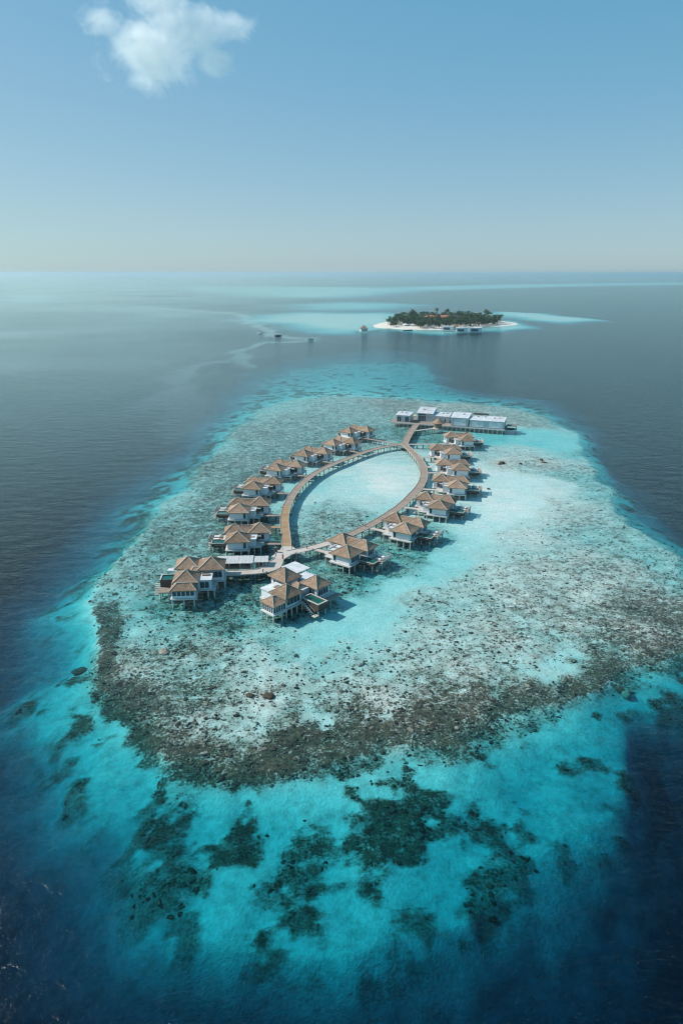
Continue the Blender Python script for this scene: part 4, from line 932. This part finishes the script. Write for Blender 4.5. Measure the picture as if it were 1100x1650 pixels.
for a_ in (('dark brown boulder breaking the surface east of the villas, largest of the row', 808.5, 747, 1.35, 1.3, 'rock', False), ('low flat rock beside the largest exposed boulder', 804, 748, .9, .5, 'rock', False),
           ('small dark rock breaking the surface between the largest boulder and the twin rocks', 838, 747.5, .7, .7, 'rock', False), ('dark pointed rock breaking the surface farthest from the villas', 871.5, 741.5, .85, .9, 'rock', False),
           ('flat brown rock awash beside the dark pointed rock', 876, 745, 1.1, .35, 'rock', False), ('lone small dark rock in the pale sandy shallows', 786.5, 787.8, .55, .55, 'rock', False)): boulder(*a_, 'rocks breaking the surface')
for a_ in (('pale flat coral head on the speckled reef below the residence with the pool tower', 264, 1049, 1.3, .5, 'pale_rock', True), ('dark coral head alone in the turquoise drop-off', 128, 1070, 1.5, .7, 'rock', True),
           ('ochre coral head at the outer reef edge beside the pale sand patch', 1010, 1105, 1.3, .9, 'pale_rock', True), ('rusty brown coral head on the outer reef edge', 1000, 1102, 1.1, .8, 'rock', True), ('dark oval coral head on the speckled flat', 433, 1121, 1.2, .45, 'rock', True),
           ('small dark coral head paired with the oval one', 403, 1120, .8, .4, 'rock', True)): boulder(*a_, 'coral heads')

# ------------------------------------------------------------------ far palm island
def gmid(px, py, z=0): return np.array(G(px, py, z))
shore = smooth_closed([tuple(gmid(*q)) for q in ((600,526.5),(622,529.2),(660,530.7),(700,531.4),(750,528.9),(800,525.7),(828,523),(833,521.5),(800,517),(740,514),(660,515.5),(620,520),(604,523))], 2)
nx_, ny_ = 120, 60
gx_, gy_ = np.meshgrid(np.linspace(20, 330, nx_), np.linspace(1010, 1340, ny_)); gx_, gy_ = gx_.ravel(), gy_.ravel()
sd = poly_sdf(gx_ + (fbm(gx_, gy_, 25, 3, 51) - .5) * 14, gy_ + (fbm(gx_, gy_, 25, 3, 52) - .5) * 20, shore)
gz = np.where(sd < 0, .08 + 1.5 * sstep(0, 22, -sd), .12 - 2.6 * sstep(0, 30, sd)); 
me = mesh_np('island', np.stack([gx_, gy_, gz], 1), grid_faces(nx_, ny_)); isl = link(bpy.data.objects.new('island', me)); isl['kind'] = 'structure'
M['sand'] = surf('beach_sand', (.62, .57, .49), (.74, .69, .61), .2, 1, .02, spec=.05); me.materials.append(M['sand'])
veg = smooth_closed([tuple(gmid(*q)) for q in ((623,527),(645,529.8),(690,531.3),(745,529.1),(792,525.8),(811,523),(802,518.5),(740,515),(660,516.5),(628,521.5))], 1)
def leafmat(name, c0, c1):
    m, t, p = mat(name); oi = t.nodes.new('ShaderNodeObjectInfo').outputs['Random']
    n = noise(t, t.nodes.new('ShaderNodeTexCoord').outputs['Object'], .9, 3, .6)
    f = math_(t, 'ADD', math_(t, 'MULTIPLY', oi, .55), math_(t, 'MULTIPLY', n, .5))
    t.links.new(ramp(t, f, [(.2, c0), (.85, c1)]), p.inputs['Base Color']); p.inputs['Roughness'].default_value = .7; p.inputs['Specular IOR Level'].default_value = .2; return m
M['frond'] = leafmat('palm_frond', (.02, .047, .017), (.065, .11, .032)); M['leaf'] = leafmat('broad_leaf', (.016, .04, .015), (.06, .105, .035)); M['bark'] = surf('bark', (.10, .08, .06), (.2, .165, .13), 2, .9)
def palm_meshes(h, lean, seed):
    r = random.Random(seed); tk = MB(); P = [(lean * (k / 5) ** 1.8, 0, h * k / 5) for k in range(6)]
    for k in range(5): tk.bar(P[k], P[k + 1], .24 - .02 * k, 6)
    cr = MB(); tip = np.array(P[-1])
    for k in range(17):
        a_ = k * 2.399 + r.uniform(-.2, .2); el = r.uniform(-.25, 1.15); L = r.uniform(3.2, 4.6); d = np.array((math.cos(a_), math.sin(a_), 0)); sd_ = np.array((-d[1], d[0], 0)); q = tip.copy(); prev = None
        for j in range(5):
            e_ = el - j * .48; w_ = (.28, .75, .85, .6, .1)[j]
            a1, a2 = q + sd_ * w_ - np.array((0, 0, .22 * w_)), q - sd_ * w_ - np.array((0, 0, .22 * w_))
            if prev is not None: cr.poly([prev[0], a1, q, prev[2]]); cr.poly([prev[2], q, a2, prev[1]])
            prev = (a1, a2, q.copy()); q = q + (d * math.cos(e_) + np.array((0, 0, math.sin(e_)))) * L / 4
    return tk.mesh('trunk', 'bark'), cr.mesh('crown', 'frond')
def broad_meshes(h, rad, seed):
    r = random.Random(seed); tk = MB().bar((0, 0, -.3), (0, 0, h * .55), .28, 6)
    cl_ = [(r.uniform(-.6, .6) * rad, r.uniform(-.6, .6) * rad, h * r.uniform(.5, .92), rad * r.uniform(.38, .62)) for _ in range(9)]
    for x, y, z, q in cl_[:4]: tk.bar((0, 0, h * .4), (x, y, z), .1, 4)
    cr = MB()
    for x, y, z, q in cl_:
        for _ in range(46):
            v = np.array([r.gauss(0, 1) for _ in range(3)]); v /= np.linalg.norm(v); c_ = np.array((x, y, z)) + v * q * r.uniform(.7, 1.05)
            a_ = np.cross(v, (r.random(), r.random(), r.random())); a_ /= np.linalg.norm(a_) + 1e-6; b_ = np.cross(v, a_) + v * r.uniform(-.5, .5); w_ = r.uniform(.28, .55)
            cr.poly([c_ - a_ * w_, c_ + b_ * w_ * .7, c_ + a_ * w_, c_ - b_ * w_ * .7])
    return tk.mesh('trunk', 'bark'), cr.mesh('crown', 'leaf')
PALM = [palm_meshes(h, l, i) for i, (h, l) in enumerate(((8.5, .8), (10.5, 1.6), (12, .5), (9.5, 2.2), (7, 1)))]
BROAD = [broad_meshes(h, r_, 30 + i) for i, (h, r_) in enumerate(((7.5, 3.6), (9.5, 4.4), (6, 3.2), (4.2, 2.6)))]
pts = []; tries = 0
while len(pts) < 520 and tries < 26000:
    tries += 1; x, y = random.uniform(60, 290), random.uniform(1050, 1330)
    if poly_sdf(np.array([x]), np.array([y]), veg)[0] > 0: continue
    if any((x - a_) ** 2 + (y - b_) ** 2 < 7.5 for a_, b_ in pts): continue
    if 140 < x < 190 and 1192 < y < 1216: continue
    if 88 < x < 116 and y < 1112: continue
    pts.append((x, y))
pts.sort(key=lambda q: q[1])
for i, (x, y) in enumerate(pts):
    edge = -poly_sdf(np.array([x]), np.array([y]), veg)[0]
    is_palm = random.random() < .5; k = random.randrange(5) if is_palm else (3 if edge < 4 and random.random() < .5 else random.randrange(3))
    sc = random.uniform(.95, 1.35) * (.8 if edge < 6 else 1.0) * (.86 if 125 < x < 195 and y < 1192 else 1)
    o = thing('palm_tree' if is_palm else 'broadleaf_tree', 'coconut palm with arching fronds in the grove on the far island' if is_palm else 'dense round-crowned tree in the grove on the far island', 'palm' if is_palm else 'tree', (x, y, 1.2), random.random() * 6.28, 'palms on the far island' if is_palm else 'broadleaf trees on the far island')
    o.scale = (sc, sc, sc * random.uniform(.9, 1.15)); tk, cr = (PALM if is_palm else BROAD)[k]; put('trunk', tk, o); put('crown', cr, o)
xx, yy = G(705, 510, 12); tall = thing('palm_tree', 'single tall palm rising above the grove behind the red roof', 'palm', (xx, yy + 20, 1.2)); tk, cr = PALM[2]; tall.scale = (1.1, 1.1, 1.75); put('trunk', tk, tall); put('crown', cr, tall)
rb = thing('long_hall', 'long hall with a terracotta roof showing above the trees', 'building', (164, 1204, .4), R(3))
put('wall', MB().box(-24, 24, -8, 8, 0, 9.5).mesh('wall', 'white'), rb); put('tiled_roof', MB().hip(0, 0, 52, 20, 9.3, 12.6, 36).mesh('tiled_roof', 'terracotta'), rb)
for k in range(6): window(rb, -20 + k * 8, -8, 6, 8.6, 3.0, '-y', 2)
for px, py, r_, l in ((653, 527, 4.2, 'white tent-roofed beach pavilion, largest of the cluster on the sand'), (659, 524.5, 3.6, 'white tent-roofed beach pavilion behind the largest one'), (664.5, 527.5, 3.0, 'small white tent-roofed beach pavilion at the grove edge'), (694, 529, 2.6, 'lone small white beach pavilion under the palms')):
    x, y = G(px, py); b_ = thing('beach_pavilion', l, 'pavilion', (x, y, 1.0), .2, 'beach pavilions')
    for sx in (-1, 1):
        for sy in (-1, 1): put('post', MB().bar((sx * r_ * .8, sy * r_ * .8, 0), (sx * r_ * .8, sy * r_ * .8, 2.6), .12, 5).mesh('post', 'frame'), b_)
    put('tent_roof', MB().hip(0, 0, r_ * 2, r_ * 2, 2.6, 5.0).mesh('tent_roof', 'roof_white'), b_)
def white_house(label, px, py, wd):
    x, y = G(px, py); b_ = thing('overwater_house', label, 'house', (x, y, 0), R(-8), 'white houses off the far island')
    put('platform', MB().box(-wd / 2, wd / 2, 0, 12, 1.6, 2.0).mesh('platform', 'concrete'), b_)
    put('wall', MB().box(-wd / 2 + .6, wd / 2 - .6, 1.2, 11, 2.0, 6.6).mesh('wall', 'white'), b_)
    put('flat_roof', MB().box(-wd / 2 - .2, wd / 2 + .2, .2, 11.6, 6.6, 7.2).mesh('flat_roof', 'roof_white'), b_)
    window(b_, -wd * .1, 1.2, 2.3, 5.6, wd * .55, '-y', 4); window(b_, wd / 2 - .6, 6, 2.3, 5.6, 6, '+x', 3)
    for k in range(5):
        for yy_ in (.4, 11.5): put('stilt', STILT, b_, (-wd / 2 + .4 + (wd - .8) * k / 4, yy_, 0))
white_house('white box house on stilts off the island, beside the thatched roof', 721, 534, 17); white_house('white box house on stilts off the island, middle of three', 743.5, 537, 17); white_house('white box house on stilts off the island, at the outer end of three', 766, 537, 18)
x, y = G(731, 531); b_ = thing('thatched_lodge', 'thatched lodge behind the white houses off the far island', 'lodge', (x, y, 0))
put('platform', MB().box(-6, 6, -5, 5, 1.2, 1.9).mesh('platform', 'concrete'), b_); put('wall', MB().box(-4.5, 4.5, -4, 4, 1.9, 4.6).mesh('wall', 'screen'), b_); roof_part(b_, 0, 0, 12, 10, 4.5, 8.2, 3)
for sx in (-5, 5):
    for sy in (-4, 4): put('stilt', STILT, b_, (sx, sy, 0))
x, y = G(586, 536); b_ = thing('stilt_hut', 'solitary hut with a dark hipped roof on a stilt platform off the island', 'hut', (x, y, 0), .1)
put('platform', MB().box(-6.5, 6.5, -5, 7, 1.7, 2.1).mesh('platform', 'concrete'), b_); put('jetty_deck', MB().box(-13, -6.503, -1, 3, 1.2, 1.5).mesh('jetty_deck', 'dark_wood'), b_)
put('wall', MB().box(-4.6, 4.6, -3.6, 4.6, 2.1, 6.0).mesh('wall', 'white'), b_); roof_part(b_, 0, .5, 12, 11, 5.9, 10.0, 1)
for k in range(3): window(b_, -3 + k * 3, -3.6, 2.4, 5.2, 1.4, '-y', 1)
for sx in (-6, -2, 2, 6):
    for sy in (-4.6, 6.6): put('stilt', STILT, b_, (sx, sy, 0))
walkway(G(594, 535), G(628, 531), 2.2, 'walk_tan', 'long thin jetty from the solitary hut to the island beach', None, 1.5)

# ------------------------------------------------------------------ boats
M['navy'] = surf('navy_hull', (.02, .03, .05), (.04, .055, .08), 2, .4); M['gelcoat'] = surf('white_hull', (.72, .73, .73), (.8, .8, .8), 2, .35)
def boat(label, px, py, L, hull_mt, roof, rz, name='motor_boat', cat='boat'):
    x, y = G(px, py); b_ = thing(name, label, cat, (x, y, 0), rz, 'boats')
    mb = MB(); S = 9; rings = []
    for k in range(S):
        u = k / (S - 1); w_ = L * .17 * (1 - max(0, (u - .45) / .55) ** 2.2) * (.85 + .15 * min(1, u * 4)) + .02; sh = 1.0 + .5 * u ** 2
        rings.append([((u - .5) * L, -w_, sh), ((u - .5) * L, -w_ * .75, .1), ((u - .5) * L, 0, -.35), ((u - .5) * L, w_ * .75, .1), ((u - .5) * L, w_, sh)])
    for a_, c_ in zip(rings, rings[1:]):
        for j in range(4): mb.poly([a_[j], a_[j + 1], c_[j + 1], c_[j]])
        mb.poly([(a_[0][0], a_[0][1] * .94, a_[0][2] - .25), (c_[0][0], c_[0][1] * .94, c_[0][2] - .25), (c_[4][0], c_[4][1] * .94, c_[4][2] - .25), (a_[4][0], a_[4][1] * .94, a_[4][2] - .25)])
    mb.poly(rings[0][::-1]); put('hull', mb.mesh('hull', hull_mt), b_)
    if roof:
        cb = put('cabin', MB().box(-L * .22, L * .16, -L * .11, L * .11, .8, 2.1).mesh('cabin', 'gelcoat'), b_)
        put('window', MB().box(-L * .18, L * .12, -L * .112 - .02, -L * .11 - .003, 1.35, 1.9).mesh('window', 'glass'), cb); put('window', MB().box(-L * .18, L * .12, L * .11 + .003, L * .112 + .02, 1.35, 1.9).mesh('window', 'glass'), cb); put('windscreen', MB().box(L * .16 + .003, L * .16 + .04, -L * .1, L * .1, 1.35, 1.95).mesh('windscreen', 'glass'), cb)
        put('canopy', MB().box(-L * .46, L * .3, -L * .16, L * .16, 2.65, 2.85).mesh('canopy', 'roof_white'), b_)
        for sx in (-.4, .18):
            for sy in (-.12, .12): put('canopy_post', MB().bar((L * sx, L * sy, .8), (L * sx, L * sy, 2.65), .05, 4).mesh('canopy_post', 'frame'), b_)
    else:
        for k in range(3): put('thwart', MB().box(-L * .3 + k * L * .22, -L * .3 + k * L * .22 + .4, -L * .13, L * .13, .95, 1.05).mesh('thwart', 'cushion'), b_)
    put('outboard', MB().box(-L * .5 - .5, -L * .5 - .02, -.25, .25, .2, 1.5).mesh('outboard', 'dark_wood'), b_)
boat('small white open boat at anchor, farthest from the island', 418, 537, 7.5, 'gelcoat', False, R(150)); boat('dark-hulled boat with a white canopy at anchor between two white ones', 448, 541.5, 8.5, 'navy', True, R(195)); boat('white cabin boat with a white canopy at anchor, closest to the stilt hut', 500, 547, 8.5, 'gelcoat', True, R(185))
boat('long dark open boat drawn up at the island beach', 657, 532.8, 14, 'navy', False, R(8), 'dhoni')
